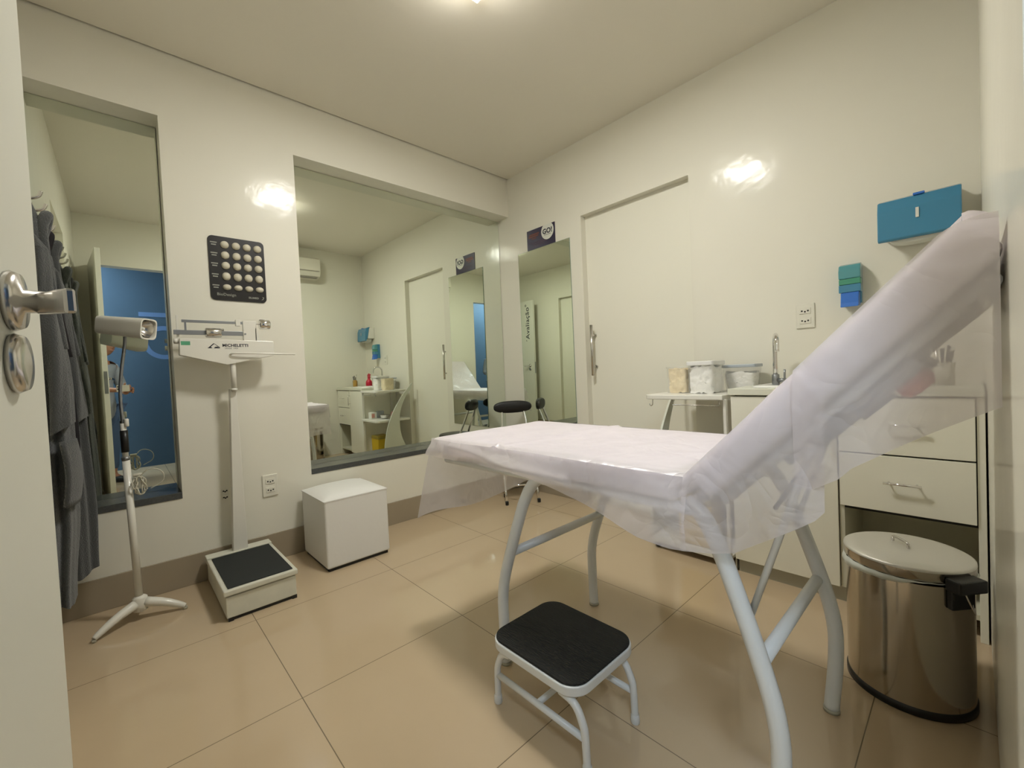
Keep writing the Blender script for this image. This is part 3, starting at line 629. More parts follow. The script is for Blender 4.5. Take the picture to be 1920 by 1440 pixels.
p = MB(); p.grid(top_f, 110, 64); p.keep = True
p.build('top_layer', M_sheet2, t)
def near_f(u, v):
    x = -1.437+u*1.02; zt = top_f(u, 1)[2]; zb = lerp_tab(bot, x); z = zt+(zb-zt)*v
    out = 0.888-0.016*math.sin(v*1.57)-0.016*v*math.sin(x*13+v*2)-0.022*max(0, nz(x, z, 3, 6))*v
    diag = (x+1.30)*0.10+0.0; fz = ZT-0.012-diag*0.9; out -= 0.014*math.exp(-((z-fz)/0.014)**2)*(1 if -1.3 < x < -0.75 else 0.2)
    return (x, out, z)
p = MB(); p.grid(near_f, 120, 26)
def far_f(u, v):
    x = -1.437+u*1.02; return (x, 1.494+0.012*v+0.008*math.sin(x*15)*v, ZT+0.004-0.13*v)
p.keep = True; p.build('side_drop', M_sheet, t); p = MB(); p.grid(far_f, 70, 10); p.keep = True
p.build('side_drop', M_sheet, t)
def end_f(u, v):
    y = 1.494-u*0.606-0.045*u*v; zt = ZT; zb = 0.470-0.035*u+0.012*math.sin(u*9)
    z = zt+0.002+(zb-zt)*v
    x = -1.439-0.020*v-0.035*v*u*u-0.010*math.sin(u*14+v)*v
    return (x, y, z)
p = MB(); p.grid(end_f, 60, 24); p.keep = True
p.build('end_drop', M_sheet, t)
# backrest part: front face, near wrap and hanging veil
vb = [(-0.44, 0.600), (-0.37, 0.606), (-0.327, 0.618), (-0.261, 0.666), (-0.185, 0.723), (-0.158, 0.757)]
vb2 = [(-0.19, 0.775), (-0.149, 0.803), (-0.132, 0.823), (-0.075, 0.861), (-0.041, 0.883), (0.026, 0.925)]
def bedge(s):      # near upper edge of the backrest at distance s
    q = H0+ub*s; return q
def bfront(u, v):
    q = bedge(u*(BL+0.004))-nb*(0.004+0.002*nz(u*3, v*3, 1, 2)); return (q.x, 1.490-v*0.602, q.z)
p = MB(); p.grid(bfront, 40, 30); p.keep = True; p.build('backrest_layer', M_sheet2, t)
def veil(u, v):
    s = u*(BL+0.012); q = bedge(s)-nb*0.004; x = min(q.x, 0.022); zt = q.z; zb = lerp_tab(vb, x)
    if x > -0.158: zb = 0.757+(x+0.158)*0.6
    z = zt+(zb-zt)*v; o = 0.888-0.012*math.sin(min(1, v*3)*1.57)-0.012*v*math.sin(x*26+1)-0.010*nz(x, z, 5, 9)*v
    return (x, o, z)
p = MB()
def veil_a(u, v):
    return veil(u*0.60, v)
p.grid(veil_a, 60, 40)
def veil_b(u, v):
    s = (0.50+0.50*u)*(BL+0.012); q = bedge(s)-nb*0.006; x = min(q.x+0.030*max(0, (u-0.86)/0.14)**1.5, 0.029); zb = lerp_tab(vb2, x); zt_ = q.z-0.012*max(0, (u-0.9)/0.1)**2; z = zt_+(zb-zt_)*v
    o = 0.880-0.016*math.sin(min(1, v*3)*1.57)-0.014*v*math.sin(x*34)-0.012*nz(x, z, 8, 8)*v
    return (x, o, z)
p.grid(veil_b, 60, 40)
p.keep = True; p.build('hanging_veil', M_sheet, t)
def topfold(u, v):
    a = v*math.pi*0.9; q = bedge(BL+0.006)+nb*0.030; r = 0.036
    x = q.x+ub.x*math.sin(a)*0.014-nb.x*r*math.cos(a); z = q.z+ub.z*math.sin(a)*0.014-nb.z*r*math.cos(a)
    return (min(x, 0.028), 1.49-u*0.605, z+0.003*nz(u*5, v*3, 0, 2))
p = MB(); p.grid(topfold, 40, 14); p.keep = True; p.build('top_fold', M_sheet2, t)

# ================================================================ STEP STOOL
t = thing('step_stool', (-0.83, 0.91, 0), 'small white metal step stool with black ribbed tread', 'step stool')
SX0, SX1, SY0, SY1, SZ = -1.005, -0.672, 0.785, 1.070, 0.205
MB().prism(rrect(SX0, SY0, SX1, SY1, 0.055, 8), 'Z', SZ, SZ+0.006, 0.002).build('tread', M_rubber, t)
MB().prism(rrect(SX0-0.004, SY0-0.004, SX1+0.004, SY1+0.004, 0.058, 8), 'Z', SZ-0.026, SZ, 0.004).build('rim', M_tube, t)
for y in (0.800, 1.020):
    for s_, xe, xi in ((-1, -0.986, -0.925), (1, -0.662, -0.735)):
        p = MB(); p.tube([(xi, y, SZ-0.033), (xe-s_*0.022, y, SZ-0.040), (xe, y, SZ-0.085), (xe+s_*0.004, y, 0.10), (xe+s_*0.006, y, 0.004)], 0.0100, 14, 2)
        lg = p.build('leg', M_tube, t)
        MB().lathe([(0.0115, 0.0), (0.013, 0.004), (0.012, 0.022), (0.0102, 0.026)], (xe+s_*0.006, y, 0), 'Z', 16).build('foot_cap', M_tube, lg)
for y in (0.800, 1.020): MB().tube([(-0.985, y, 0.088), (-0.660, y, 0.088)], 0.0090, 12).build('stretcher', M_tube, t)
MB().tube([(-0.823, 0.800, 0.088), (-0.823, 1.020, 0.088)], 0.0085, 12).build('centre_stretcher', M_tube, t)

# ================================================================ PEDAL BIN
t = thing('waste_bin', (-0.142, 1.712, 0), 'round stainless steel waste bin with lid under the drawers', 'bin')
bx_, by_ = -0.142, 1.712; RB = 0.143
MB().lathe([(RB-0.004, 0.0), (RB+0.003, 0.002), (RB+0.003, 0.022), (RB, 0.024)], (bx_, by_, 0), 'Z', 72).build('base_ring', M_black, t)
MB().lathe([(RB, 0.022), (RB, 0.372)], (bx_, by_, 0), 'Z', 96).build('bin_body', M_binst, t)
def bag(u, v):
    a = 2*math.pi*u; k = max(0.0, math.sin(a-2.0))**0.6 if math.sin(a-2.0) > 0 else 0
    z0 = 0.382; z1 = 0.379-0.026*max(0, math.cos(a-3.35))**0.8+0.003*math.sin(a*5); r = RB+0.0025+0.005*math.sin(v*3.14)+0.0015*math.sin(a*23)
    return (bx_+r*math.cos(a), by_+r*math.sin(a), z0+(z1-z0)*v)
p = MB(); p.grid(bag, 120, 8, closed_u=True); p.keep = True; tag(p.build('bin_bag', M_bag, t), 'white bag edge folded over the rim')
ld = MB().lathe([(RB+0.002, 0.383), (RB+0.004, 0.385), (RB+0.004, 0.412)], (bx_, by_, 0), 'Z', 96).build('lid_band', M_binst, t)
MB().lathe([(RB+0.0045, 0.409), (RB+0.004, 0.414), (RB-0.002, 0.417), (RB-0.03, 0.421), (0, 0.424)], (bx_, by_, 0), 'Z', 96).build('lid', M_binlid, t)
p = MB(TX((bx_-0.012, by_+0.015, 0.423), math.radians(-52))); p.tube([(-0.032, 0, -0.002), (-0.032, 0, 0.012), (-0.024, 0, 0.016), (0.024, 0, 0.016), (0.032, 0, 0.012), (0.032, 0, -0.002)], 0.0042, 10, 1); p.build('lid_handle', M_steel, t)
ha = math.radians(-38); TH_ = TX((bx_, by_, 0), ha)
p = MB(TH_); p.box(RB-0.004, -0.034, 0.315, RB+0.012, 0.034, 0.395, 0.004); p.box(RB-0.002, -0.042, 0.368, RB+0.036, 0.042, 0.402, 0.005); p.build('hinge_block', M_black, t)
p = MB(TH_); p.tube([(RB+0.030, -0.02, 0.37), (RB+0.040, -0.01, 0.33), (RB+0.030, 0.01, 0.31), (RB+0.014, 0.02, 0.33)], 0.0020, 8, 2); p.build('wire_handle', M_steel, t)

# ================================================================ CABINET, WORKTOP, SINK
CX0, CX1, CY0, CY1, CZ = -0.780, 0.030, 2.135, YB-0.001, 0.848
XD = -0.372
t = thing('base_cabinet', (-0.375, 2.34, 0), 'white base cabinet with door, two drawers and an open niche', 'cabinet')
p = MB(); p.box(CX0, CY0+0.004, 0.065, CX0+0.016, CY1, CZ); p.box(CX1-0.018, CY0-0.004, 0.0, CX1, CY1, CZ); p.box(XD, CY0-0.003, 0.065, XD+0.016, CY1, CZ)
p.box(CX0, CY1-0.01, 0.065, CX1, CY1, CZ); p.box(CX0, CY0+0.02, 0.065, CX1, CY1, 0.083); p.box(CX0, CY0+0.02, CZ-0.016, CX1, CY1, CZ); p.box(XD, CY0+0.02, 0.392, CX1, CY1, 0.405)
p.build('carcass', M_cabin, t)
MB().box(CX0-0.003, CY0+0.004, 0.0, CX0-0.0005, CY1, CZ).build('side_panel', M_cab, t)
MB().box(CX1-0.020, CY0-0.006, 0.0, CX1-0.0005, CY0+0.02, CZ-0.003, 0.001).build('edge_post', M_cab, t)
MB().box(CX0+0.01, CY0+0.012, 0.0, XD+0.016, CY0+0.024, 0.062).build('plinth', M_plinth, t)
dr = MB().box(CX0+0.004, CY0-0.014, 0.066, XD-0.003, CY0+0.003, CZ-0.006, 0.0015).build('cabinet_door', M_cab, t)
def pull(mb, x0, x1, y, z, vert=False):
    if vert:
        mb.tube([(x0, y-0.026, z), (x0, y-0.026, x1)], 0.0045, 10)
        for q in (z+0.02, x1-0.02): mb.tube([(x0, y, q), (x0, y-0.026, q)], 0.0035, 8)
    else:
        mb.tube([(x0, y-0.026, z), (x1, y-0.026, z)], 0.0045, 10)
        for q in (x0+0.014, x1-0.014): mb.tube([(q, y, z), (q, y-0.026, z)], 0.0035, 8)
    return mb
pull(MB(), XD-0.035, 0.80, CY0-0.014, 0.66, True).build('handle', M_chrome, dr)
for z0, z1 in ((0.627, 0.842), (0.407, 0.621)):
    dw = MB().box(XD+0.004, CY0-0.014, z0, CX1-0.023, CY0+0.003, z1, 0.0015).build('drawer', M_cab, t)
    pull(MB(), -0.232, -0.126, CY0-0.014, z0+0.115).build('handle', M_chrome, dw)
MB().box(XD+0.010, CY0+0.001, 0.395, CX1-0.02, CY0+0.012, 0.846).build('drawer_gap_shadow_board', M_hole, t)
o = MB().box(CX0-0.006, CY0-0.022, CZ+0.001, CX1, CY1, CZ+0.031, 0.002).build('worktop', M_top); tag(o, 'cream worktop on the base cabinet, carrying the wash basin', 'worktop')
t = thing('wash_basin', (-0.50, 2.34, CZ+0.031), 'white inset wash basin with low rim in the worktop', 'basin')
p = MB(); p.grid(lambda u, v: (-0.50+(0.215-0.035*v)*max(-1, min(1, 1.25*math.cos(2*math.pi*u)))/1.0*1.0, 2.335+(0.165-0.030*v)*max(-1, min(1, 1.25*math.sin(2*math.pi*u))), CZ+0.032+0.010*math.sin(v*math.pi)), 64, 8, closed_u=True)
p.build('rim', M_ceramic, t)
p = MB(); p.grid(lambda u, v: (-0.50+0.18*max(-1, min(1, 1.25*math.cos(2*math.pi*u)))*(1-0.9*v**3), 2.335+0.135*max(-1, min(1, 1.25*math.sin(2*math.pi*u)))*(1-0.9*v**3), CZ+0.0325+0.0015*(1-v)), 64, 8, closed_u=True); p.build('bowl', M_ceramic, t)
t = thing('tap', (-0.672, 2.435, CZ+0.031), 'tall chrome gooseneck tap beside the wash basin', 'tap')
fz = CZ+0.031
p = MB(); p.cyl((-0.672, 2.435, fz), 0.0165, 0.055, 'Z', 24, 0.002); p.build('base', M_dsteel, t)
pts = [(-0.672, 2.435, fz+0.05), (-0.672, 2.435, fz+0.195)]
for k in range(1, 11):
    a = math.pi*k/11*1.0; pts.append((-0.672+0.018*(1-math.cos(a)), 2.435-0.050*(1-math.cos(a)), fz+0.195+0.055*math.sin(a)))
pts.append((-0.635, 2.332, fz+0.165))
MB().tube(pts, 0.0105, 16, 1).build('spout', M_chrome, t)
p = MB(); p.tube([(-0.660, 2.430, fz+0.025), (-0.625, 2.415, fz+0.025)], 0.011, 14); p.tube([(-0.628, 2.416, fz+0.025), (-0.626, 2.414, fz+0.078)], 0.0050, 10); p.build('lever', M_dsteel, t)

# things on the worktop (seen in the wide mirror)
wz = CZ+0.031
def cup_brushes():
    t = thing('brush_cup', (-0.075, 2.33, wz), 'small glass cup holding brushes at the wall end of the worktop', 'cup')
    MB().lathe([(0.0, 0.0), (0.030, 0.0), (0.033, 0.002), (0.034, 0.085), (0.031, 0.085), (0.030, 0.006), (0, 0.006)], (-0.075, 2.33, wz), 'Z', 28).build('cup', M_plinth, t)
    for i, (dx, dy, h_, m) in enumerate(((0.01, 0.0, 0.15, M_black), (-0.012, 0.008, 0.165, M_steel), (0.0, -0.012, 0.14, M_ink), (0.015, 0.012, 0.13, M_black))):
        p = MB(); p.tube([(-0.075+dx*0.5, 2.33+dy*0.5, wz+0.008), (-0.075+dx*1.8, 2.33+dy*1.8, wz+h_)], [0.0035, 0.0055], 8); p.build('brush', m, t)
cup_brushes()
t = thing('amber_jar', (-0.150, 2.30, wz), 'small amber jar next to the brush cup on the worktop', 'jar')
MB().lathe([(0, 0), (0.026, 0), (0.028, 0.003), (0.028, 0.07), (0.022, 0.078)], (-0.150, 2.30, wz), 'Z', 28).build('jar_body', M_amber, t)
MB().lathe([(0.023, 0.076), (0.024, 0.077), (0.024, 0.092), (0, 0.093)], (-0.150, 2.30, wz), 'Z', 28).build('jar_lid', M_amber, t)
t = thing('spray_bottle', (-0.265, 2.44, wz), 'magenta spray bottle on the worktop', 'spray bottle')
MB().lathe([(0, 0), (0.036, 0), (0.040, 0.004), (0.041, 0.05), (0.036, 0.075), (0.018, 0.095), (0.014, 0.105)], (-0.265, 2.44, wz), 'Z', 28).build('bottle_body', M_pink, t)
p = MB(); p.cyl((-0.265, 2.44, wz+0.103), 0.016, 0.022, 'Z', 20, 0.002)
p.prism([(-0.30, wz+0.125), (-0.25, wz+0.125), (-0.235, wz+0.140), (-0.245, wz+0.158), (-0.275, wz+0.175), (-0.315, wz+0.160), (-0.318, wz+0.150), (-0.295, wz+0.148)], 'Y', 2.431, 2.449, 0.003)
p.prism([(-0.300, wz+0.148), (-0.292, wz+0.148), (-0.302, wz+0.112), (-0.309, wz+0.112)], 'Y', 2.435, 2.445); p.build('trigger_head', M_pink, t)
t = thing('pump_bottle', (-0.405, 2.515, wz+0.0), 'clear pump bottle behind the wash basin', 'bottle')
MB().lathe([(0, 0), (0.025, 0), (0.027, 0.003), (0.027, 0.085), (0.012, 0.10)], (-0.405, 2.515, wz), 'Z', 24).build('bottle_body', M_clear, t)
p = MB(); p.cyl((-0.405, 2.515, wz+0.098), 0.012, 0.014, 'Z', 16); p.tube([(-0.405, 2.515, wz+0.11), (-0.405, 2.515, wz+0.14), (-0.405, 2.480, wz+0.142), (-0.405, 2.476, wz+0.133)], 0.0035, 8); p.build('pump', M_chrome, t)

# ================================================================ DISPENSERS
t = thing('paper_dispenser', (-0.135, YB, 1.50), 'blue plastic paper towel dispenser high on the back wall', 'dispenser')
MB().prism([(YB-0.001, 1.520), (YB-0.001, 1.665), (YB-0.012, 1.668), (YB-0.070, 1.655), (YB-0.095, 1.515)][::1], 'X', -0.262, -0.022, 0.003).build('back_tray', M_enamel, t)
sh = MB().prism([(YB-0.062, 1.672), (YB-0.112, 1.655), (YB-0.128, 1.610), (YB-0.132, 1.490), (YB-0.120, 1.482), (YB-0.112, 1.500), (YB-0.098, 1.522), (YB-0.075, 1.640)], 'X', -0.267, -0.017, 0.004).build('front_cover', M_bluep, t)
p = MB(); p.box(-0.155, YB-0.120, 1.655, -0.120, YB-0.098, 1.664, 0.002); p.build('lock_tab', M_bluep2, sh)
MB().box(-0.147, YB-0.1335, 1.560, -0.137, YB-0.1315, 1.600, 0.0005).build('level_window', M_white, sh)
MB().prism([(-0.238, 1.512)]+[(-0.144-0.092*math.cos(math.pi*k/16), 1.500-0.030*math.sin(math.pi*k/16)**0.7) for k in range(17)]+[(-0.050, 1.512)], 'Y', YB-0.110, YB-0.030, 0.002).build('paper_towel', M_white, t)
t = thing('soap_dispenser', (-0.372, YB, 1.24), 'small blue soap dispenser on the wall left of the paper dispenser', 'dispenser')
MB().box(-0.412, YB-0.040, 1.250, -0.336, YB-0.001, 1.432, 0.004).build('back_shell', M_bluep, t)
MB().prism([(YB-0.038, 1.434), (YB-0.070, 1.424), (YB-0.080, 1.400), (YB-0.080, 1.362), (YB-0.038, 1.362)], 'X', -0.414, -0.334, 0.004).build('upper_window', M_teal, t)
MB().box(-0.413, YB-0.079, 1.336, -0.335, YB-0.038, 1.361, 0.002).build('soap_level', M_greenliq, t)
MB().box(-0.414, YB-0.078, 1.300, -0.334, YB-0.040, 1.335, 0.002).build('nozzle_band', M_bluep, t)
MB().prism([(YB-0.040, 1.299), (YB-0.078, 1.299), (YB-0.086, 1.250), (YB-0.094, 1.232), (YB-0.040, 1.240)], 'X', -0.407, -0.341, 0.003).build('push_plate', M_bluep2, t)

# ================================================================ TROLLEY with curved side panels
t = thing('trolley', (-1.02, 2.30, 0), 'white trolley with two shelves and curved frosted side panel', 'trolley')
TX0, TX1, TY0, TY1 = -1.215, -0.800, 2.085, 2.505
def shelfpoly():
    P = [(TX1, TY0), (TX1, TY1), (TX0+0.02, TY1)]
    for k in range(7): a = math.pi+0.5*math.pi*k/6*1.0; P.append((TX0+0.055+0.055*math.cos(a), TY0+0.045+0.045*math.sin(a)))
    return P
for z in (0.826, 0.490): MB().prism(shelfpoly(), 'Z', z, z+0.024, 0.004).build('shelf', M_enamel, t)
def panel(x):
    Lp = [(2.155, 0.060), (2.152, 0.158), (2.172, 0.312), (2.215, 0.470), (2.298, 0.640), (2.385, 0.765), (2.470, 0.860), (2.528, 0.925)]
    Rp = [(2.538, 0.915), (2.505, 0.845), (2.445, 0.775), (2.378, 0.640), (2.352, 0.506), (2.366, 0.328), (2.430, 0.169), (2.475, 0.060)]
    b = MB(); n = 40
    def sm(P, k):
        k *= len(P)-1; i = min(int(k), len(P)-2); f = k-i
        p0, p1, p2, p3 = P[max(i-1, 0)], P[i], P[i+1], P[min(i+2, len(P)-1)]
        return tuple(0.5*((2*p1[j])+(-p0[j]+p2[j])*f+(2*p0[j]-5*p1[j]+4*p2[j]-p3[j])*f*f+(-p0[j]+3*p1[j]-3*p2[j]+p3[j])*f**3) for j in (0, 1))
    P = [sm(Lp, k/n) for k in range(n+1)]+[sm(Rp, k/n) for k in range(n+1)]
    return b.prism(P, 'X', x-0.006, x+0.006)
panel(-1.226).build('side_panel', M_frost, t)
for y_ in (2.115, 2.48): MB().box(-0.806, y_-0.012, 0.06, -0.792, y_+0.012, 0.83, 0.002).build('side_post', M_enamel, t)
p = MB(); p.box(TX0, 2.13, 0.045, TX1, 2.49, 0.062, 0.003); p.box(TX0+0.01, 2.128, 0.035, TX1-0.01, 2.15, 0.047); p.build('base_plate', M_enamel, t)
for x, y in ((TX0+0.02, 2.16), (TX0+0.02, 2.46), (TX1-0.03, 2.16), (TX1-0.03, 2.46)):
    p = MB(); p.cyl((x-0.010, y, 0.022), 0.022, 0.020, 'X', 24, 0.003); p.box(x-0.013, y-0.008, 0.022, x+0.013, y+0.012, 0.046, 0.002); p.build('caster', M_black, t)
p = MB(); p.tube([(-1.055, 2.10, 0.826), (-1.055, 2.10, 0.798), (-0.82, 2.10, 0.798), (-0.82, 2.10, 0.826)], 0.0022, 8); p.build('towel_wire', M_steel, t)
p = MB(); p.tube([(-1.165, 2.10, 0.827), (-1.165, 2.10, 0.800), (-1.172, 2.10, 0.790), (-1.182, 2.10, 0.793), (-1.184, 2.10, 0.802)], 0.0028, 8, 1); p.build('hook', M_steel, t)

def box_container(x0, y0, z, w_, d_, h_, m_in, m_lid, label, taper=0.0, lid_h=0.012, clear=True, fill=0.9):
    t = thing('storage_box', (x0+w_/2, y0+d_/2, z), label, 'container', 'storage boxes on top of the trolley')
    b = MB()
    def wall(u, v):
        a = 2*math.pi*u; cs, sn = math.cos(a), math.sin(a); k = (abs(cs)**8+abs(sn)**8)**(-1/8); s = 1-taper*(1-v)
        return (x0+w_/2+cs*k*w_/2*s, y0+d_/2+sn*k*d_/2*s, z+v*h_)
    b.grid(wall, 48, 4, closed_u=True); b.grid(lambda u, v: tuple(Vector(wall(u, 0)).lerp(Vector((x0+w_/2, y0+d_/2, z+0.001)), v)), 48, 2, closed_u=True)
    b.build('box_walls', M_clear if clear else M_lidw, t)
    c_ = MB()
    def fl(u, v):
        a = 2*math.pi*u; cs, sn = math.cos(a), math.sin(a); k = (abs(cs)**6+abs(sn)**6)**(-1/6); s = (1-taper*(1-v))*0.965
        q = noise.noise(Vector((cs*2.4+x0*9, sn*2.4, v*5)))*0.013+noise.noise(Vector((cs*6, sn*6+x0*5, v*14)))*0.007
        return (x0+w_/2+cs*k*(w_/2*s-0.003+min(0, q)), y0+d_/2+sn*k*(d_/2*s-0.003+min(0, q)), z+0.003+v*h_*fill+q)
    c_.grid(fl, 72, 22, closed_u=True)
    c_.grid(lambda u, v: tuple(Vector(fl(u, 1)).lerp(Vector((x0+w_/2, y0+d_/2, z+h_*fill+0.006)), v)+Vector((0, 0, 0.006*noise.noise(Vector((u*9, v*4, x0)))*math.sin(v*3.1)))), 72, 8, closed_u=True)
    c_.build('contents', m_in, t)
    MB().prism([(q[0], q[1]) for q in rrect(x0-0.004, y0-0.004, x0+w_+0.004, y0+d_+0.004, 0.02, 5)], 'Z', z+h_, z+h_+lid_h, 0.003).build('lid', m_lid, t)
    return t
sz = 0.8505
box_container(-1.150, 2.225, sz, 0.115, 0.130, 0.135, M_gauze, M_clear, 'clear square box packed with yellowish gauze on the trolley', lid_h=0.008, fill=0.93)
box_container(-1.020, 2.195, sz, 0.135, 0.165, 0.145, M_cotton, M_lidw, 'clear box packed with white cotton under a raised white lid', lid_h=0.022, fill=0.93)
box_container(-0.915, 2.385, sz, 0.165, 0.120, 0.125, M_cotton, M_lidg, 'tapered clear tub with grey lid at the back of the trolley', taper=0.16, lid_h=0.016, fill=0.75)
# lower shelf
lz = 0.5145
t = thing('small_box', (-0.90, 2.17, lz), 'small pink and white box on the lower trolley shelf', 'box')
MB().box(-0.935, 2.150, lz, -0.855, 2.215, lz+0.075, 0.002).build('carton', M_white, t); MB().box(-0.9355, 2.152, lz+0.012, -0.934, 2.19, lz+0.06).build('pink_print', M_pinkbox, t)
tag(MB().box(-0.870, 2.26, lz, -0.815, 2.34, lz+0.080, 0.002).build('small_box', M_lidg), 'grey card box behind the pink and white box on the lower shelf', 'box')
t = thing('steel_bowl', (-1.03, 2.27, lz), 'small steel bowl on the lower trolley shelf', 'bowl')
MB().lathe([(0, 0.002), (0.030, 0.0), (0.045, 0.014), (0.056, 0.042), (0.060, 0.044), (0.056, 0.046), (0.043, 0.016), (0.028, 0.005), (0, 0.005)], (-1.03, 2.27, lz), 'Z', 36).build('bowl', M_chrome, t)
tag(MB().lathe([(0, 0), (0.040, 0), (0.043, 0.004), (0.040, 0.060), (0.02, 0.075), (0, 0.078)], (-1.01, 2.40, lz), 'Z', 28).build('round_pot', M_pinkbox), 'brownish round pot behind the steel bowl', 'pot')
t = thing('sharps_box', (-0.99, 2.22, 0.062), 'yellow sharps disposal box on the trolley base', 'container')
MB().prism([(-1.065, 0.0625), (-0.905, 0.0625), (-0.895, 0.285), (-1.075, 0.285)], 'Y', 2.155, 2.290, 0.003).build('carton', M_yellow, t)
p = MB(); p.prism([(-1.078, 0.286), (-0.892, 0.286), (-0.915, 0.325), (-1.055, 0.325)], 'Y', 2.150, 2.295, 0.004); p.build('lid', M_yellow_d, t)
p = MB(); p.prism([(2.205, 0.13), (2.222, 0.13), (2.213, 0.175)], 'X', -1.0745, -1.0700); p.build('warning_mark', M_ink, t)

# ================================================================ CHAIR by the corner
t = thing('folding_chair', (-2.44, 2.27, 0), 'black padded folding chair in the corner beyond the exam table', 'chair')
TC = TX((-2.445, 2.290, 0), math.radians(-33))          # local +x is the way it faces
p = MB(TC)
def bk(u, v):
    a = 2*math.pi*u; cs, sn = math.cos(a), math.sin(a); k = (abs(cs)**2.6+abs(sn)**2.6)**(-1/2.6); th = math.sqrt(max(0, 1-(2*v-1)**2))
    y = cs*k*0.160*(0.25+0.75*th**0.5 if True else 1); z = sn*k*0.050*(0.25+0.75*th**0.5)
    return (-0.165+(v-0.5)*0.045-0.10*(y*y)*0+0.35*y*y, y, 0.722+z)
p.grid(bk, 56, 13, closed_u=True); p.grid(lambda u, v: tuple(Vector(bk(u, 1)).lerp(Vector((-0.1425, 0, 0.722)), v)), 56, 2, closed_u=True); p.grid(lambda u, v: tuple(Vector(bk(u, 0)).lerp(Vector((-0.1875, 0, 0.722)), v)), 56, 2, closed_u=True)
ob = p.build('backrest', M_vinyl_b, t)
MB(TC).lathe([(0, 0.425), (0.150, 0.425), (0.163, 0.432), (0.166, 0.444), (0.158, 0.456), (0.11, 0.461), (0, 0.461)], (0.0, 0, 0), 'Z', 48, sx=1.0, sy=1.0).build('seat', M_vinyl_b, t)
MB(TC).tube([(0.158*math.cos(a), 0.158*math.sin(a), 0.418) for a in [2*math.pi*k/32 for k in range(32)]], 0.009, 10, closed=True).build('seat_ring', M_chrome, t)
for s_ in (-1, 1):
    for dy in (0, ):
        p = MB(TC); p.tube([(-0.162, s_*0.090, 0.70), (-0.150, s_*0.092, 0.66), (-0.02, s_*0.125, 0.33), (0.125, s_*0.125, 0.022)], 0.0095, 12, 1); lg = p.build('leg', M_chrome, t)
        p = MB(TC); p.cyl((0.125, s_*0.125, 0.0), 0.013, 0.028, 'Z', 14, 0.002); p.build('foot_cap', M_black, lg)
        p = MB(TC); p.tube([(0.125, s_*0.098, 0.415), (0.02, s_*0.105, 0.20), (-0.085, s_*0.105, 0.022)], 0.0090, 12); lg = p.build('leg', M_chrome, t)
        p = MB(TC); p.cyl((-0.085, s_*0.105, 0.0), 0.012, 0.028, 'Z', 14, 0.002); p.build('foot_cap', M_black, lg)
MB(TC).tube([(0.075, -0.125, 0.13), (0.075, 0.125, 0.13)], 0.007, 10).build('stretcher', M_chrome, t)
MB(TC).tube([(-0.04, -0.105, 0.10), (-0.04, 0.105, 0.10)], 0.007, 10).build('stretcher', M_chrome, t)

# ================================================================ PERSON (photographer, seen in the tall mirror)
def skin_obj(name, verts, edges, radii, m, parent, sub=2, root=0):
    me = bpy.data.meshes.new(name); org = Vector(ROOT[parent]); me.from_pydata([tuple(Vector(v)-org) for v in verts], edges, []); me.materials.append(m)
    o = bpy.data.objects.new(name, me); COL.objects.link(o); o.parent = parent; ROOT[o] = tuple(org)
    md = o.modifiers.new('skin', 'SKIN'); md.use_smooth_shade = True
    sv = me.skin_vertices[0].data
    for i, r in enumerate(radii):
        sv[i].radius = (r, r) if not isinstance(r, tuple) else r; sv[i].use_root = (i == root)
    sd = o.modifiers.new('sub', 'SUBSURF'); sd.levels = sub; sd.render_levels = sub
    return o
PX, PY = 0.44, -0.160
t = thing('person', (PX, PY, 0), 'person in a white coat standing in the doorway, holding up a phone', 'person')
f_ = Vector((-0.80, 0.60, 0)); s_v = Vector((0.60, 0.80, 0))     # facing, her right
def B(fwd, right, z): return Vector((PX, PY, 0))+f_*fwd+s_v*right+Vector((0, 0, z))
LH = Vector((0.150, 0.020, 0.985)); RH = Vector((0.170, 0.055, 0.955))
V = [B(0, 0, 0.80), B(0, 0, 0.95), B(0, 0, 1.12), B(0.0, 0, 1.225), B(0.01, 0.025, 1.31), B(0.03, 0.045, 1.37),          # pelvis .. neck
     B(0, -0.085, 0.76), B(0.015, -0.090, 0.42), B(-0.01, -0.095, 0.07), B(0.10, -0.105, 0.03),
     B(0, 0.085, 0.76), B(0.015, 0.090, 0.42), B(-0.01, 0.095, 0.07), B(0.10, 0.105, 0.03),
     B(0, -0.155, 1.215), B(0.075, -0.175, 1.00), LH+Vector((0.04, -0.03, -0.01)), LH,
     B(0, 0.155, 1.215), B(0.055, 0.195, 0.99), RH+Vector((0.05, -0.01, -0.01)), RH]
E_ = [(0, 1), (1, 2), (2, 3), (3, 4), (4, 5), (0, 6), (6, 7), (7, 8), (8, 9), (0, 10), (10, 11), (11, 12), (12, 13), (3, 14), (14, 15), (15, 16), (16, 17), (3, 18), (18, 19), (19, 20), (20, 21)]
Rr = [0.12, 0.105, 0.115, 0.095, 0.050, 0.045, 0.075, 0.050, 0.033, 0.026, 0.075, 0.050, 0.033, 0.026, 0.045, 0.034, 0.024, 0.026, 0.045, 0.034, 0.024, 0.026]
skin_obj('body', V, E_, Rr, M_skin, t)
skin_obj('coat', [B(0, 0, 0.62), B(0, 0, 0.80), B(0, 0, 0.98), B(0, 0, 1.12), B(0, 0, 1.225), B(0, -0.150, 1.215), B(0.075, -0.175, 1.00), B(0.075, -0.175, 1.00).lerp(LH, 0.45), B(0, 0.150, 1.215), B(0.055, 0.195, 0.99), B(0.055, 0.195, 0.99).lerp(RH, 0.45)],
         [(0, 1), (1, 2), (2, 3), (3, 4), (4, 5), (5, 6), (6, 7), (4, 8), (8, 9), (9, 10)], [0.155, 0.150, 0.125, 0.130, 0.110, 0.062, 0.048, 0.042, 0.062, 0.048, 0.042], M_coat, t)
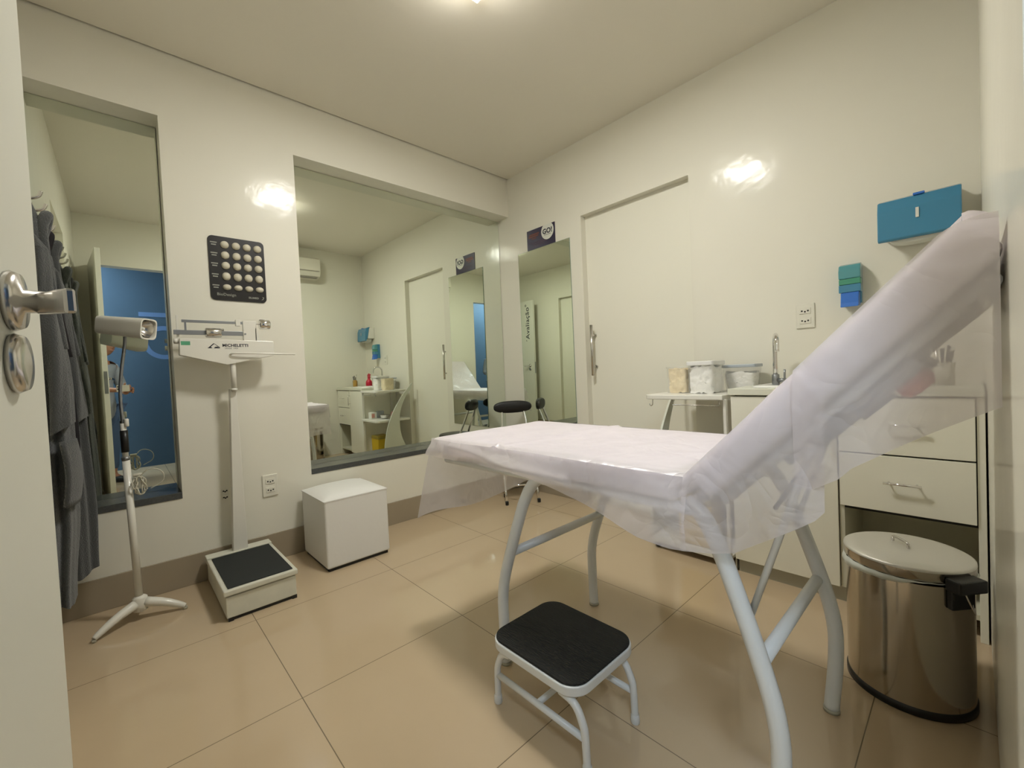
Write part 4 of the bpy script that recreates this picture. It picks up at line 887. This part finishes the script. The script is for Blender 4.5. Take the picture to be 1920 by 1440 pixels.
skin_obj('trousers', [B(0, 0, 0.80), B(0, -0.085, 0.74), B(0.015, -0.09, 0.42), B(-0.01, -0.095, 0.12), B(0, 0.085, 0.74), B(0.015, 0.09, 0.42), B(-0.01, 0.095, 0.12)], [(0, 1), (1, 2), (2, 3), (0, 4), (4, 5), (5, 6)], [0.13, 0.088, 0.062, 0.050, 0.088, 0.062, 0.050], M_jeans, t)
for s_ in (-1, 1):
    MB(TX(B(0.035, s_*0.10, 0), math.atan2(f_.y, f_.x))).lathe([(0, 0), (0.05, 0), (0.052, 0.02), (0.04, 0.055), (0, 0.075)], (0, 0, 0), 'Z', 24, sx=2.2, sy=0.85).build('shoe', M_black, t)
# head: one shaped mesh with face features
HC = B(0.05, 0.055, 1.445); HT = Matrix(((f_.x, -s_v.x, 0, HC.x), (f_.y, -s_v.y, 0, HC.y), (0, 0, 1, HC.z), (0, 0, 0, 1)))
def headf(u, v):
    a = 2*math.pi*u; th = math.pi*v; z = 0.108*math.cos(th); r = math.sin(th); x = r*math.cos(a); y = r*math.sin(a)
    w_ = 0.074*(1-0.18*max(0, -math.cos(th))); dd = 0.090*(1-0.10*max(0, -math.cos(th)))
    X = x*dd; Y = y*w_
    if x > 0:
        X += 0.020*math.exp(-((z+0.018)/0.020)**2-(Y/0.011)**2)          # nose
        X += 0.006*math.exp(-((z+0.052)/0.008)**2-(Y/0.022)**2)          # lips
        X += 0.006*math.exp(-((z+0.088)/0.014)**2-(Y/0.020)**2)          # chin
        X -= 0.009*math.exp(-((z-0.006)/0.012)**2)*(math.exp(-((Y-0.030)/0.014)**2)+math.exp(-((Y+0.030)/0.014)**2))
        X += 0.004*math.exp(-((z-0.026)/0.008)**2)
    return (X, Y, z)
p = MB(HT); p.grid(headf, 72, 48, closed_u=True); hd_ = p.build('head', M_skin, t)
for s_ in (-1, 1):
    p = MB(HT); p.lathe([(0, -0.006), (0.012, -0.004), (0.016, 0.002), (0.010, 0.004), (0, 0.003)], (-0.004, s_*0.074, -0.006), 'Y', 16, sx=0.8, sy=1.5); p.build('ear', M_skin, hd_)
    p = MB(HT); p.lathe([(0, 0.0), (0.009, 0.002), (0.009, 0.006), (0, 0.009)], (0.070, s_*0.028, 0.004), 'X', 16, sx=0.6); p.build('eye', M_lens, hd_)
p = MB(HT); p.tube([(0.086, -0.020, -0.054), (0.092, 0.0, -0.053), (0.086, 0.020, -0.054)], 0.0032, 8); p.build('mouth', M_pinkbox, hd_)
def hairf(u, v):
    a = 2*math.pi*u; th = math.pi*0.62*v; lim = 0.36+0.26*(1-math.cos(a))/2; th = math.pi*lim*v*1.08
    r = math.sin(th); return (r*math.cos(a)*0.101-0.006, r*math.sin(a)*0.083, 0.119*math.cos(th)+0.004)
p = MB(HT); p.grid(hairf, 64, 24, closed_u=True); p.build('hair', M_hair, hd_, solid=0.010)
# hands round the phone
PC = Vector((0.022, -0.004, 0.998)); pr_ = Vector((0.679, 0.733, 0)); pf_ = Vector((-0.734, 0.678, 0))
def hand(base, towards, side, parent):
    # palm and five fingers as separate skin chains rooted in the palm
    d = (towards-base).normalized(); up = Vector((0, 0, 1)); lat = up.cross(d).normalized()
    palm0 = base; palm1 = base+d*0.060
    skin_obj('palm', [palm0, palm0+d*0.03, palm1], [(0, 1), (1, 2)], [(0.020, 0.014), (0.024, 0.014), (0.024, 0.012)], M_skin, parent)
    for i, (off, ln) in enumerate(((0.026, 0.058), (0.010, 0.066), (-0.007, 0.062), (-0.022, 0.048))):
        b0 = palm1+up*off*0.9-d*0.012; b1 = b0+d*ln*0.35+side*0.004; b2 = b1+d*ln*0.20+side*0.022; b3 = b2+side*0.020-d*0.004
        skin_obj('finger', [b0, b1, b2, b3], [(0, 1), (1, 2), (2, 3)], [0.009, 0.0085, 0.008, 0.007], M_skin, parent)
    b0 = base+d*0.020+up*0.018; b1 = b0+up*0.022+side*0.010+d*0.008; b2 = b1+up*0.012+side*0.018+d*0.012
    skin_obj('thumb', [b0, b1, b2], [(0, 1), (1, 2)], [0.011, 0.010, 0.0085], M_skin, parent)
hand(LH, Vector((0.120, 0.100, 0.995)), Vector((-0.3, -0.3, 0.1)).normalized()*0.6, t)
hand(RH, Vector((0.130, 0.110, 0.965)), Vector((-0.2, -0.35, 0.1)).normalized()*0.6, t)
TP = Matrix(((pr_.x, 0, -pf_.x, 0.048), (pr_.y, 0, -pf_.y, 0.030), (0, 1, 0, 0.992), (0, 0, 0, 1)))
t = thing('phone', (0.048, 0.030, 0.992), 'pale phone held up by the person in the doorway', 'phone')
MB(TP).box(-0.060, -0.032, 0.004, 0.072, 0.032, 0.012, 0.003).build('phone_body', M_phone, t)
for dx, dy in ((-0.048, 0.018), (-0.048, -0.006)): MB(TP).cyl((dx, dy, 0.0015), 0.008, 0.0026, 'Z', 20).build('camera_lens', M_lens, t)
